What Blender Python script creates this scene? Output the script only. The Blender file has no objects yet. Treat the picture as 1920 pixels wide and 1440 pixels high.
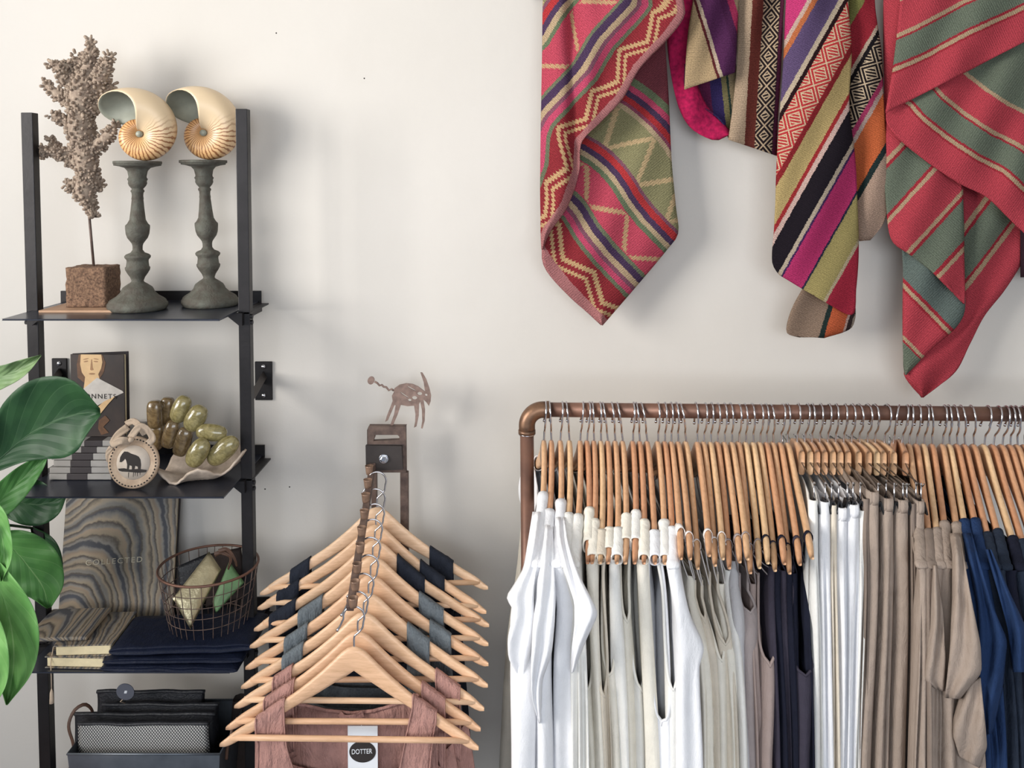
import bpy, math, random
from mathutils import Vector, Matrix, noise
from mathutils.geometry import tessellate_polygon
random.seed(7)
PI = math.pi
col = bpy.context.scene.collection
scn = bpy.context.scene

# ------------------------------------------------------------------ camera
F = 1630.0; CU = 960.0; CV = 397.0; PITCH = math.radians(2.0)
CAM = Vector((0.0, -1.85, 1.55))
cd = bpy.data.cameras.new('camera'); cam = bpy.data.objects.new('camera', cd); col.objects.link(cam)
cam.location = CAM; cam.rotation_euler = (PI/2 - PITCH, 0, 0)
cd.sensor_width = 36.0; cd.lens = 36.0*F/1920.0
cd.shift_y = -(720.0-CV)/1920.0; cd.shift_x = 0.0
cd.clip_start = 0.05
scn.camera = cam

def P(u, v, d):
    """point at depth d (metres from the camera towards the wall) that shows at photo position u, v"""
    a = (u-CU)/F; b = (CV-v)/F
    dx = a; dy = math.cos(PITCH) + b*math.sin(PITCH); dz = -math.sin(PITCH) + b*math.cos(PITCH)
    k = d/dy
    return Vector((dx*k, CAM.y + d, CAM.z + dz*k))
def PX(p):
    """photo position of a point (to fit real sizes)"""
    q = Vector(p)-CAM
    f = q.y*math.cos(PITCH) - q.z*math.sin(PITCH)
    up = q.y*math.sin(PITCH) + q.z*math.cos(PITCH)
    return CU + F*q.x/f, CV - F*up/f
def Yd(d): return CAM.y + d
def depth_on(z, v):
    """depth where the horizontal plane z shows at row v"""
    b = (CV-v)/F
    dy = math.cos(PITCH) + b*math.sin(PITCH); dz = -math.sin(PITCH) + b*math.cos(PITCH)
    return (z-CAM.z)/dz*dy

# ------------------------------------------------------------------ maths helpers
def lerp(a, b, t): return a+(b-a)*t
def clamp(x, a=0.0, b=1.0): return max(a, min(b, x))
def smooth(t): t = clamp(t); return t*t*(3-2*t)
def interp(xs, ys, x):
    if x <= xs[0]: return ys[0]
    for i in range(len(xs)-1):
        if x <= xs[i+1]:
            t = (x-xs[i])/(xs[i+1]-xs[i]); return ys[i]+(ys[i+1]-ys[i])*t
    return ys[-1]
def sinterp(xs, ys, x):
    """smooth (monotone-ish Catmull) interpolation"""
    n = len(xs)
    if x <= xs[0]: return ys[0]
    if x >= xs[-1]: return ys[-1]
    for i in range(n-1):
        if x <= xs[i+1]: break
    def m(k):
        if k == 0: return (ys[1]-ys[0])/(xs[1]-xs[0])
        if k == n-1: return (ys[-1]-ys[-2])/(xs[-1]-xs[-2])
        return (ys[k+1]-ys[k-1])/(xs[k+1]-xs[k-1])
    h = xs[i+1]-xs[i]; t = (x-xs[i])/h
    return ((2*t**3-3*t*t+1)*ys[i] + (t**3-2*t*t+t)*h*m(i) + (-2*t**3+3*t*t)*ys[i+1] + (t**3-t*t)*h*m(i+1))
def resample(pts, n):
    pts = [Vector(p) for p in pts]
    L = [0.0]
    for i in range(1, len(pts)): L.append(L[-1]+(pts[i]-pts[i-1]).length)
    out = []
    for k in range(n):
        s = L[-1]*k/(n-1)
        j = 0
        while j < len(L)-2 and L[j+1] < s: j += 1
        t = (s-L[j])/max(1e-9, L[j+1]-L[j])
        out.append(pts[j].lerp(pts[j+1], clamp(t)))
    return out
def smoothpath(pts, n=40):
    pts = [Vector(p) for p in pts]
    L = [0.0]
    for i in range(1, len(pts)): L.append(L[-1]+max(1e-6, (pts[i]-pts[i-1]).length))
    dim = len(pts[0]); out = []
    for k in range(n):
        s = L[-1]*k/(n-1)
        out.append(Vector([sinterp(L, [p[c] for p in pts], s) for c in range(dim)]))
    return out

# ------------------------------------------------------------------ mesh builder
class MB:
    def __init__(s): s.v = []; s.f = []; s.uv = []; s.m = []
    def vert(s, p, uv=(0, 0)): s.v.append(Vector(p)); s.uv.append(uv); return len(s.v)-1
    def face(s, idx, m=0): s.f.append(tuple(idx)); s.m.append(m)
    def box(s, c, h, R=None, m=0, taper=1.0):
        b = len(s.v); c = Vector(c)
        for i in range(8):
            q = Vector(((-1 if i & 1 == 0 else 1)*h[0], (-1 if i & 2 == 0 else 1)*h[1], (-1 if i & 4 == 0 else 1)*h[2]))
            if i & 4 == 0: q.x *= taper; q.y *= taper
            if R is not None: q = R @ q
            s.vert(c+q, ((1 if i & 1 else 0), (1 if i & 4 else 0)))
        for f in ((0, 2, 3, 1), (4, 5, 7, 6), (0, 1, 5, 4), (2, 6, 7, 3), (0, 4, 6, 2), (1, 3, 7, 5)):
            s.face([b+i for i in f], m)
        return s
    def tube(s, pts, r, n=8, cap=True, m=0, closed=False, flat=None):
        pts = [Vector(p) for p in pts]; N = len(pts)
        rr = r if isinstance(r, (list, tuple)) else [r]*N
        b = len(s.v); up = None
        for i, p in enumerate(pts):
            if closed: t = pts[(i+1) % N]-pts[i-1]
            else: t = pts[min(i+1, N-1)]-pts[max(i-1, 0)]
            if t.length < 1e-9: t = Vector((0, 0, 1))
            t.normalize()
            if up is None:
                up = Vector((0, 0, 1)) if abs(t.z) < 0.9 else Vector((0, 1, 0))
            up = up - t*up.dot(t)
            if up.length < 1e-6: up = t.orthogonal()
            up.normalize(); sd = t.cross(up)
            for k in range(n):
                a = 2*PI*k/n
                ry = rr[i]*(flat if flat else 1.0)
                s.vert(p+sd*math.cos(a)*rr[i]+up*math.sin(a)*ry, (k/n, i/max(1, N-1)))
        M = N if closed else N-1
        for i in range(M):
            j = (i+1) % N
            for k in range(n):
                s.face((b+i*n+k, b+i*n+(k+1) % n, b+j*n+(k+1) % n, b+j*n+k), m)
        if cap and not closed:
            s.face([b+k for k in range(n)][::-1], m); s.face([b+(N-1)*n+k for k in range(n)], m)
        return s
    def lathe(s, prof, c, n=32, R=None, m=0, cap=True):
        """prof: list of (radius, z)"""
        b = len(s.v); c = Vector(c)
        for i, (r, z) in enumerate(prof):
            for k in range(n):
                a = 2*PI*k/n; q = Vector((r*math.cos(a), r*math.sin(a), z))
                if R is not None: q = R @ q
                s.vert(c+q, (k/n, i/len(prof)))
        for i in range(len(prof)-1):
            for k in range(n):
                s.face((b+i*n+k, b+i*n+(k+1) % n, b+(i+1)*n+(k+1) % n, b+(i+1)*n+k), m)
        if cap:
            s.face([b+k for k in range(n)][::-1], m); s.face([b+(len(prof)-1)*n+k for k in range(n)], m)
        return s
    def prism(s, loops, o, ex, ey, ez, th, m=0):
        """filled outline (with holes) in the plane o + x*ex + y*ey, thickness th along ez"""
        o = Vector(o); ex = Vector(ex); ey = Vector(ey); ez = Vector(ez)
        flat = [p for l in loops for p in l]
        tri = tessellate_polygon([[Vector((p[0], p[1], 0)) for p in l] for l in loops])
        b = len(s.v)
        for p in flat: s.vert(o+ex*p[0]+ey*p[1]-ez*th/2, (p[0], p[1]))
        for p in flat: s.vert(o+ex*p[0]+ey*p[1]+ez*th/2, (p[0], p[1]))
        n = len(flat)
        for t in tri:
            s.face([b+i for i in t], m); s.face([b+n+i for i in reversed(t)], m)
        k = 0
        for l in loops:
            for i in range(len(l)):
                a = k+i; c = k+(i+1) % len(l)
                s.face((b+a, b+c, b+n+c, b+n+a), m)
            k += len(l)
        return s
    def grid(s, rows, uvs=None, m=0, wrap=False):
        b = len(s.v); R = len(rows); C = len(rows[0])
        for i in range(R):
            for j in range(C):
                s.vert(rows[i][j], uvs[i][j] if uvs else (j/(C-1), i/(R-1)))
        for i in range(R-1):
            for j in range(C if wrap else C-1):
                k = (j+1) % C
                s.face((b+i*C+j, b+i*C+k, b+(i+1)*C+k, b+(i+1)*C+j), m)
        return s
    def build(s, name, mats, parent=None, smooth_=True, origin=None, weld=False, local=False):
        if not isinstance(mats, (list, tuple)): mats = [mats]
        if parent is not None: o = Vector(parent['_o']) if not local else Vector((0, 0, 0))
        elif origin is not None: o = Vector(origin)
        elif local: o = Vector((0, 0, 0))
        else:
            xs = [p.x for p in s.v]; ys = [p.y for p in s.v]; zs = [p.z for p in s.v]
            o = Vector(((min(xs)+max(xs))/2, (min(ys)+max(ys))/2, min(zs)))
        me = bpy.data.meshes.new(name)
        me.from_pydata([tuple(p-o) for p in s.v], [], s.f)
        uvl = me.uv_layers.new(name='UVMap')
        for l in me.loops: uvl.data[l.index].uv = s.uv[l.vertex_index]
        for mt in mats: me.materials.append(mt)
        for p, mi in zip(me.polygons, s.m): p.material_index = mi; p.use_smooth = smooth_
        me.validate()
        if weld:
            import bmesh
            bm = bmesh.new(); bm.from_mesh(me); bmesh.ops.remove_doubles(bm, verts=bm.verts, dist=1e-5); bm.to_mesh(me); bm.free()
        ob = bpy.data.objects.new(name, me); col.objects.link(ob)
        if parent is not None:
            ob.parent = parent
            if not local: ob['_o'] = tuple(o)
        else:
            ob.location = o; ob['_o'] = tuple(o)
        return ob
def fixnormals(ob):
    import bmesh
    bm = bmesh.new(); bm.from_mesh(ob.data); bmesh.ops.recalc_face_normals(bm, faces=bm.faces); bm.to_mesh(ob.data); bm.free(); return ob
def bevel(ob, w=.001, seg=2):
    md = ob.modifiers.new('bevel', 'BEVEL'); md.width = w; md.segments = seg; md.limit_method = 'ANGLE'; md.angle_limit = math.radians(40)
    md.harden_normals = False
    return ob
def solid(ob, t=.001, off=0.0, mo=0):
    md = ob.modifiers.new('thickness', 'SOLIDIFY'); md.thickness = t; md.offset = off; md.material_offset = mo; return ob
def tag(o, label, cat, group=None):
    o['label'] = label; o['category'] = cat
    if group: o['group'] = group
    return o
def thing(name, label, cat, loc, group=None):
    o = bpy.data.objects.new(name, None); col.objects.link(o); o.location = loc; o['_o'] = tuple(loc)
    o.empty_display_size = .05
    return tag(o, label, cat, group)
def copy_tree(o, parent=None):
    c = o.copy(); col.objects.link(c); c.parent = parent
    for ch in [x for x in bpy.data.objects if x.parent == o and x is not c]: copy_tree(ch, c)
    return c

# ------------------------------------------------------------------ materials
def lin(c):
    c = [x/255.0 for x in c]
    return tuple([(x/12.92 if x <= .04045 else ((x+.055)/1.055)**2.4) for x in c]+[1.0])
def nd(nt, t, **kw):
    n = nt.nodes.new(t)
    for k, v in kw.items(): setattr(n, k, v)
    return n
def setin(nt, node, key, val):
    if isinstance(val, bpy.types.NodeSocket): nt.links.new(val, node.inputs[key])
    else: node.inputs[key].default_value = val
def M(nt, op, a, b=None, c=None):
    n = nt.nodes.new('ShaderNodeMath'); n.operation = op
    setin(nt, n, 0, a)
    if b is not None: setin(nt, n, 1, b)
    if c is not None: setin(nt, n, 2, c)
    return n.outputs[0]
def mix(nt, fac, a, b):
    n = nt.nodes.new('ShaderNodeMix'); n.data_type = 'RGBA'
    setin(nt, n, 0, fac); setin(nt, n, 6, a); setin(nt, n, 7, b)
    return n.outputs[2]
def noise_n(nt, vec, scale, detail=3, rough=.5, dist=0):
    n = nt.nodes.new('ShaderNodeTexNoise'); n.inputs['Scale'].default_value = scale
    n.inputs['Detail'].default_value = detail; n.inputs['Roughness'].default_value = rough; n.inputs['Distortion'].default_value = dist
    if vec is not None: nt.links.new(vec, n.inputs['Vector'])
    return n.outputs[0]
def ramp(nt, fac, stops, const=False):
    n = nt.nodes.new('ShaderNodeValToRGB'); cr = n.color_ramp
    if const: cr.interpolation = 'CONSTANT'
    while len(cr.elements) < len(stops): cr.elements.new(0.5)
    for e, (p, c) in zip(cr.elements, stops): e.position = p; e.color = c
    # positions may have been resorted: write again in order
    for i, (p, c) in enumerate(stops): cr.elements[i].position = p; cr.elements[i].color = c
    nt.links.new(fac, n.inputs[0]); return n.outputs[0]
def newmat(name):
    m = bpy.data.materials.new(name); m.use_nodes = True; nt = m.node_tree
    b = nt.nodes['Principled BSDF']; return m, nt, b
def tcoord(nt, which='Object'):
    return nt.nodes.new('ShaderNodeTexCoord').outputs[which]
def bump(nt, b, h, strength=.3, dist=.001):
    n = nt.nodes.new('ShaderNodeBump'); n.inputs['Strength'].default_value = strength; n.inputs['Distance'].default_value = dist
    nt.links.new(h, n.inputs['Height']); nt.links.new(n.outputs[0], b.inputs['Normal'])
def mat(name, c, rough=.6, metal=0.0, var=.12, scale=30, bmp=0.0, bscale=None, c2=None, spec=.5, dist=0, sheen=0, coat=0):
    m, nt, b = newmat(name)
    tc = tcoord(nt)
    n1 = noise_n(nt, tc, scale, 4, .55, dist)
    ca = lin(c)
    cb = lin(c2) if c2 else tuple([x*(1-var) for x in ca[:3]]+[1])
    cc = ca if c2 else tuple([min(1, x*(1+var*.6)) for x in ca[:3]]+[1])
    out = ramp(nt, n1, [(.3, cb), (.7, cc)])
    nt.links.new(out, b.inputs['Base Color'])
    b.inputs['Roughness'].default_value = rough; b.inputs['Metallic'].default_value = metal
    b.inputs['Specular IOR Level'].default_value = spec
    if sheen: b.inputs['Sheen Weight'].default_value = sheen
    if coat: b.inputs['Coat Weight'].default_value = coat; b.inputs['Coat Roughness'].default_value = .15
    if bmp:
        bump(nt, b, noise_n(nt, tc, bscale or scale*6, 5, .6), bmp, .002)
    return m
def fabric(name, c, var=.06, weave=900, wb=.25, crease=.5, rough=.9, alpha=1.0, trans=0.0):
    m, nt, b = newmat(name); tc = tcoord(nt)
    n1 = noise_n(nt, tc, 45, 4, .6); n2 = noise_n(nt, tc, weave, 2, .5)
    ca = lin(c)
    f = M(nt, 'ADD', M(nt, 'MULTIPLY', n1, .6), M(nt, 'MULTIPLY', n2, .4))
    out = ramp(nt, f, [(.3, tuple([x*(1-var*1.6) for x in ca[:3]]+[1])), (.7, tuple([min(1, x*(1+var)) for x in ca[:3]]+[1]))])
    nt.links.new(out, b.inputs['Base Color'])
    b.inputs['Roughness'].default_value = rough; b.inputs['Specular IOR Level'].default_value = .15
    mp = nt.nodes.new('ShaderNodeMapping'); nt.links.new(tc, mp.inputs[0]); mp.inputs['Scale'].default_value = (1, 1, .35)
    cr = noise_n(nt, mp.outputs[0], 38, 5, .62, .4)
    h = M(nt, 'ADD', M(nt, 'MULTIPLY', cr, crease), M(nt, 'MULTIPLY', n2, wb*.2))
    bump(nt, b, h, .75, .010)
    if trans:
        tr = nt.nodes.new('ShaderNodeBsdfTranslucent'); nt.links.new(out, tr.inputs[0])
        ms = nt.nodes.new('ShaderNodeMixShader'); ms.inputs[0].default_value = trans
        mo = [n for n in nt.nodes if n.type == 'OUTPUT_MATERIAL'][0]
        nt.links.new(b.outputs[0], ms.inputs[1]); nt.links.new(tr.outputs[0], ms.inputs[2]); nt.links.new(ms.outputs[0], mo.inputs[0])
    if alpha < 1: b.inputs['Alpha'].default_value = alpha
    return m
MT = {}
MT['steel'] = mat('blackened_steel', (38, 36, 38), .45, .5, .25, 18, .15, 120)
MT['steel_in'] = mat('worn_steel', (66, 60, 58), .5, .5, .3, 12, .15, 100)
MT['plate'] = mat('shelf_plate_steel', (62, 66, 78), .28, .55, .25, 8, .05, 60)
MT['wire'] = mat('dull_wire', (120, 114, 108), .35, .9, .1, 30)
MT['chrome'] = mat('chrome', (205, 205, 210), .18, 1.0, .05, 30)
MT['copper'] = mat('aged_copper', (132, 96, 80), .48, .45, .25, 14, .1, 60, c2=(88, 64, 56))
MT['copper_fit'] = mat('copper_fitting', (132, 100, 78), .42, .7, .25, 40, .15, 90, c2=(84, 66, 56))
MT['bronze'] = mat('bronze_cup', (160, 130, 110), .38, .35, .2, 60, c2=(116, 92, 76))
MT['rust'] = mat('rusty_steel', (112, 92, 82), .6, .2, .3, 60, .3, 200, c2=(72, 58, 54))
MT['iron_cut'] = mat('cut_rusty_steel', (150, 126, 116), .65, .15, .3, 90, .4, 260, c2=(112, 92, 84))
MT['stone'] = mat('pitted_brown_stone', (150, 118, 94), .95, 0, .3, 260, 1.0, 420, c2=(74, 54, 44))
MT['board'] = mat('raw_wood_board', (186, 150, 122), .75, 0, .2, 20, .1)
MT['verdigris'] = mat('verdigris_metal', (96, 97, 88), .75, .1, .3, 60, .8, 220, c2=(74, 66, 58))
MT['coral'] = mat('dried_coral', (180, 162, 144), .9, 0, .3, 120, .4, 500, c2=(120, 102, 90))
MT['pearl'] = mat('shell_inside', (148, 150, 136), .4, 0, .1, 60)
MT['zinc'] = mat('zinc_sheet', (128, 134, 142), .42, .7, .2, 10, .08, 50, c2=(92, 98, 106))
MT['leather_brown'] = mat('brown_leather', (84, 58, 44), .55, 0, .2, 60, .3)
MT['black_leather'] = mat('black_woven_leather', (34, 35, 40), .45, 0, .3, 90, .8, 260)
MT['ink'] = mat('dark_print', (46, 40, 38), .8, 0, .1, 30)
MT['black'] = mat('black_plastic', (22, 22, 24), .4, 0, .1, 30)
MT['white_card'] = mat('white_card', (236, 238, 242), .6, 0, .02, 30)
MT['cream_pages'] = mat('cream_paper', (222, 206, 168), .85, 0, .1, 60, .3, 300)
MT['grey_paper'] = mat('grey_paper', (150, 146, 142), .8, 0, .1, 40)
MT['dark_band'] = mat('dark_book_cloth', (52, 46, 48), .7, 0, .1, 60)
MT['soap'] = mat('olive_marbled_soap', (160, 148, 102), .18, 0, .3, 55, 0, None, c2=(112, 102, 64), dist=2.5, coat=.6)
MT['soap_b'] = mat('brown_marbled_soap', (138, 116, 82), .2, 0, .3, 55, 0, None, c2=(86, 68, 44), dist=2.5, coat=.6)
MT['clam'] = mat('chalky_clam_shell', (214, 196, 178), .65, 0, .15, 60, .3, 120, c2=(176, 158, 142))
MT['plaster'] = mat('tan_ceramic', (196, 172, 148), .6, 0, .15, 60, .2, 200, c2=(168, 142, 118))
MT['plaster_lt'] = mat('pale_ceramic', (204, 190, 176), .5, 0, .08, 60)
MT['linen_bow'] = fabric('lace_linen', (190, 170, 150), .1)
MT['navy_cloth'] = fabric('navy_leather_cloth', (22, 28, 46), .12, 500, .5, .5, .5)
MT['gold'] = mat('crinkled_gold_leather', (196, 184, 150), .36, .75, .2, 40, .9, 70)
MT['green_cloth'] = mat('green_leather', (92, 126, 84), .5, 0, .25, 40, .4, 90)
MT['dark_cloth'] = fabric('dark_brown_cloth', (52, 44, 42), .2)
MT['disc'] = mat('grey_tag', (86, 88, 98), .6, 0, .05, 40)
MT['pot'] = mat('terracotta_pot', (150, 96, 72), .8, 0, .2, 20, .2)
MT['bark'] = mat('fig_bark', (96, 80, 62), .9, 0, .3, 60, .5)

def wood(name, ca, cb, cc):
    m, nt, b = newmat(name); tc = tcoord(nt)
    oi = nt.nodes.new('ShaderNodeObjectInfo').outputs['Random']
    mp = nt.nodes.new('ShaderNodeMapping'); nt.links.new(tc, mp.inputs[0]); mp.inputs['Scale'].default_value = (8, 60, 60)
    g = noise_n(nt, mp.outputs[0], 3.0, 4, .6, .5)
    base = ramp(nt, oi, [(0, lin(ca)), (.5, lin(cb)), (1, lin(cc))])
    dark = nt.nodes.new('ShaderNodeMix'); dark.data_type = 'RGBA'; dark.blend_type = 'MULTIPLY'
    dark.inputs[0].default_value = 1.0; nt.links.new(base, dark.inputs[6])
    nt.links.new(ramp(nt, g, [(.3, (.80, .76, .70, 1)), (.65, (1, 1, 1, 1))]), dark.inputs[7])
    nt.links.new(dark.outputs[2], b.inputs['Base Color'])
    b.inputs['Roughness'].default_value = .42
    return m
MT['wood'] = wood('varnished_maple', (234, 200, 168), (228, 188, 153), (222, 178, 144))
MT['wood_side'] = wood('varnished_lotus_wood', (214, 172, 134), (196, 142, 108), (222, 188, 148))
MT['white'] = fabric('white_linen', (242, 242, 245), .03, trans=.12)
MT['offwhite'] = fabric('off_white_linen', (244, 242, 237), .04, trans=.12)
MT['cream'] = fabric('cream_linen', (244, 238, 225), .05, trans=.12)
MT['beige'] = fabric('beige_linen', (226, 215, 198), .06, trans=.12)
MT['sheer'] = fabric('sheer_beige_gauze', (206, 200, 188), .05, alpha=.55)
MT['lightgrey'] = fabric('pale_grey_linen', (206, 204, 206), .05, trans=.12)
MT['greymauve'] = fabric('grey_mauve_jersey', (176, 164, 162), .05, trans=.12)
MT['mauve'] = fabric('mauve_taupe_jersey', (172, 154, 148), .05, trans=.12)
MT['taupe'] = fabric('taupe_linen', (164, 148, 136), .08, crease=.8, trans=.08)
MT['taupe_dk'] = fabric('dark_taupe_linen', (132, 118, 108), .08)
MT['charcoal'] = fabric('charcoal_jersey', (62, 58, 70), .08)
MT['darknavy'] = fabric('midnight_jersey', (28, 30, 44), .1)
MT['navy'] = fabric('navy_linen', (36, 56, 92), .12, crease=.8)
MT['denim'] = fabric('faded_navy_linen', (40, 48, 62), .18, crease=.9)
MT['greyblue'] = fabric('grey_blue_jersey', (106, 113, 118), .2, 260, .8, 1.4)
MT['ink_navy'] = fabric('ink_navy_linen', (40, 44, 54), .2, 500, .5, .9)
MT['slate'] = fabric('dark_slate_linen', (58, 64, 68), .12)
MT['pink'] = fabric('dusty_pink_linen', (176, 134, 125), .14, crease=2.2)
MT['gauze_white'] = fabric('white_band', (232, 226, 222), .03)

# wall plaster
m, nt, b = newmat('cream_wall_paint'); tc = tcoord(nt)
nt.links.new(ramp(nt, noise_n(nt, tc, 1.4, 4, .5), [(.3, lin((203, 198, 191))), (.7, lin((212, 207, 201)))]), b.inputs['Base Color'])
b.inputs['Roughness'].default_value = .75; b.inputs['Specular IOR Level'].default_value = .25
bump(nt, b, noise_n(nt, tc, 14, 6, .6), .12, .01)
MT['wall'] = m
MT['floor'] = mat('cool_bounce_floor', (150, 156, 168), .7, 0, .15, 4, .1)  # unseen floor, tinted grey-blue to bounce cool light onto the lower wall
MT['ceil'] = mat('ceiling_white', (235, 232, 226), .9, 0, .03, 3)
MT['frame_white'] = mat('painted_window_frame', (228, 226, 220), .5, 0, .03, 10)
# ================================================================== THE ROOM
XL, XR, YF, ZC = -2.5, 3.0, -4.6, 2.95
def slab(name, lo, hi, mt):
    mb = MB(); lo = Vector(lo); hi = Vector(hi)
    mb.box((lo+hi)/2, (hi-lo)/2); o = mb.build(name, mt, smooth_=False); o['kind'] = 'structure'; return o
slab('wall_back', (XL-.15, 0, 0), (XR+.15, .15, ZC), MT['wall'])
slab('wall_right', (XR, YF, 0), (XR+.15, 0, ZC), MT['wall'])
slab('floor', (XL-.15, YF-.15, -.12), (XR+.15, .15, 0), MT['floor'])
slab('ceiling', (XL-.15, YF-.15, ZC), (XR+.15, .15, ZC+.1), MT['ceil'])
def holed_wall(name, axis, pos, a0, a1, wa0, wa1, wz0, wz1):
    mb = MB()
    def bx(l0, l1, z0, z1):
        if axis == 'x': mb.box((pos-.075, (l0+l1)/2, (z0+z1)/2), (.075, (l1-l0)/2, (z1-z0)/2))
        else: mb.box(((l0+l1)/2, pos-.075, (z0+z1)/2), ((l1-l0)/2, .075, (z1-z0)/2))
    bx(a0, wa0, 0, ZC); bx(wa1, a1, 0, ZC); bx(wa0, wa1, 0, wz0); bx(wa0, wa1, wz1, ZC)
    o = mb.build(name, MT['wall'], smooth_=False); o['kind'] = 'structure'
holed_wall('wall_left', 'x', XL, YF, 0, -2.75, -1.05, .95, 2.7)
holed_wall('wall_front', 'y', YF, XL, XR, -1.6, 2.2, .9, 2.5)
# window frames with glazing bars
def win(name, axis, pos, a0, a1, z0, z1, na, nz):
    mb = MB()
    def bx(l0, l1, zz0, zz1):
        if axis == 'x': mb.box((pos-.07, (l0+l1)/2, (zz0+zz1)/2), (.025, (l1-l0)/2, (zz1-zz0)/2))
        else: mb.box(((l0+l1)/2, pos-.07, (zz0+zz1)/2), ((l1-l0)/2, .025, (zz1-zz0)/2))
    w = .05
    bx(a0, a0+w, z0, z1); bx(a1-w, a1, z0, z1); bx(a0+w, a1-w, z0, z0+w); bx(a0+w, a1-w, z1-w, z1)
    for i in range(1, na): c = lerp(a0, a1, i/na); bx(c-.02, c+.02, z0+w, z1-w)
    for i in range(1, nz): c = lerp(z0, z1, i/nz); bx(a0+w, a1-w, c-.02, c+.02)
    o = mb.build(name, MT['frame_white'], smooth_=False); o['kind'] = 'structure'
win('window_1', 'x', XL, -2.75, -1.05, .95, 2.7, 2, 2)
win('window_2', 'y', YF, -1.6, 2.2, .9, 2.5, 3, 1)
def area(name, loc, target, sx, sy, power, color, spread=180):
    ld = bpy.data.lights.new(name, 'AREA'); ld.shape = 'RECTANGLE'; ld.size = sx; ld.size_y = sy; ld.energy = power; ld.color = color; ld.spread = math.radians(spread)
    o = bpy.data.objects.new(name, ld); col.objects.link(o); o.location = loc
    o.rotation_euler = (Vector(target)-Vector(loc)).to_track_quat('-Z', 'Y').to_euler(); return o
area('daylight_left_window', (XL-.25, -1.9, 1.95), (0.75, 0, 1.85), 1.5, 1.5, 42, (1.0, .965, .91), 86)
area('daylight_shop_window', (0.3, YF-.3, 1.75), (0.2, 0, 1.3), 3.4, 1.5, 92, (.87, .93, 1.0))
w = bpy.data.worlds.new('daylight'); scn.world = w; w.use_nodes = True
w.node_tree.nodes['Background'].inputs[0].default_value = (.75, .85, 1.0, 1); w.node_tree.nodes['Background'].inputs[1].default_value = .6
scn.view_settings.view_transform = 'Standard'; scn.view_settings.look = 'None'
scn.view_settings.gamma = 1.0; scn.view_settings.use_curve_mapping = False
scn.view_settings.exposure = 0.0
# tiny nail holes in the plaster
mb = MB()
for (u, v) in ((683, 147), (543, 913), (497, 917), (518, 62)):
    c = P(u, v, 1.85); mb.lathe([(0.0001, -.0004), (.0012, -.0006), (.0016, .0)], (c.x, -.0002, c.z), 8, Matrix.Rotation(PI/2, 3, 'X'))
o = mb.build('trim_1', MT['ink']); o['kind'] = 'structure'

# ================================================================== METAL SHELVING
def zplane(v, d): return P(960, v, d).z
D1, D0 = 1.59, 1.835          # front and back depth of the shelf plates
ZS = [zplane(598, D1), zplane(931, D1), zplane(1259, D1)]
ZS.append(ZS[2]-(ZS[1]-ZS[2])*1.0)
XPL = [P(4, 598, D1).x, P(411, 598, D1).x]
unit = thing('metal_shelving_unit', 'tall blackened steel shelving unit fixed to the wall on the left', 'shelving', ((XPL[0]+XPL[1])/2, Yd(1.7), 0))
DP = 1.695
def angle_post(name, u0, v0, u1, v1, flip):
    a = P(u0, v0, DP); b = P(u1, v1, DP)
    d = (b-a); t = (0.01-a.z)/d.z; b = a+d*t
    s = .0225
    prof = [(-s/2, 0), (s/2, 0), (s/2, .022), (s/2-.004, .022), (s/2-.004, .004), (-s/2, .004)]
    mb = MB(); n = len(prof)
    for q in (a, b):
        for (x, y) in prof: mb.vert(q+Vector((x, y, 0)))
    for i in range(n): mb.face((i, (i+1) % n, n+(i+1) % n, n+i))
    mb.face(list(range(n))[::-1]); mb.face([n+i for i in range(n)])
    o = bevel(mb.build(name, MT['steel_in'] if 0 else MT['steel'], unit, False), .0012)
    return a, b
pl = angle_post('post', 49.5, 211, 84, 1440, False)
pr = angle_post('post', 452, 204, 470, 1440, True)
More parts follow.
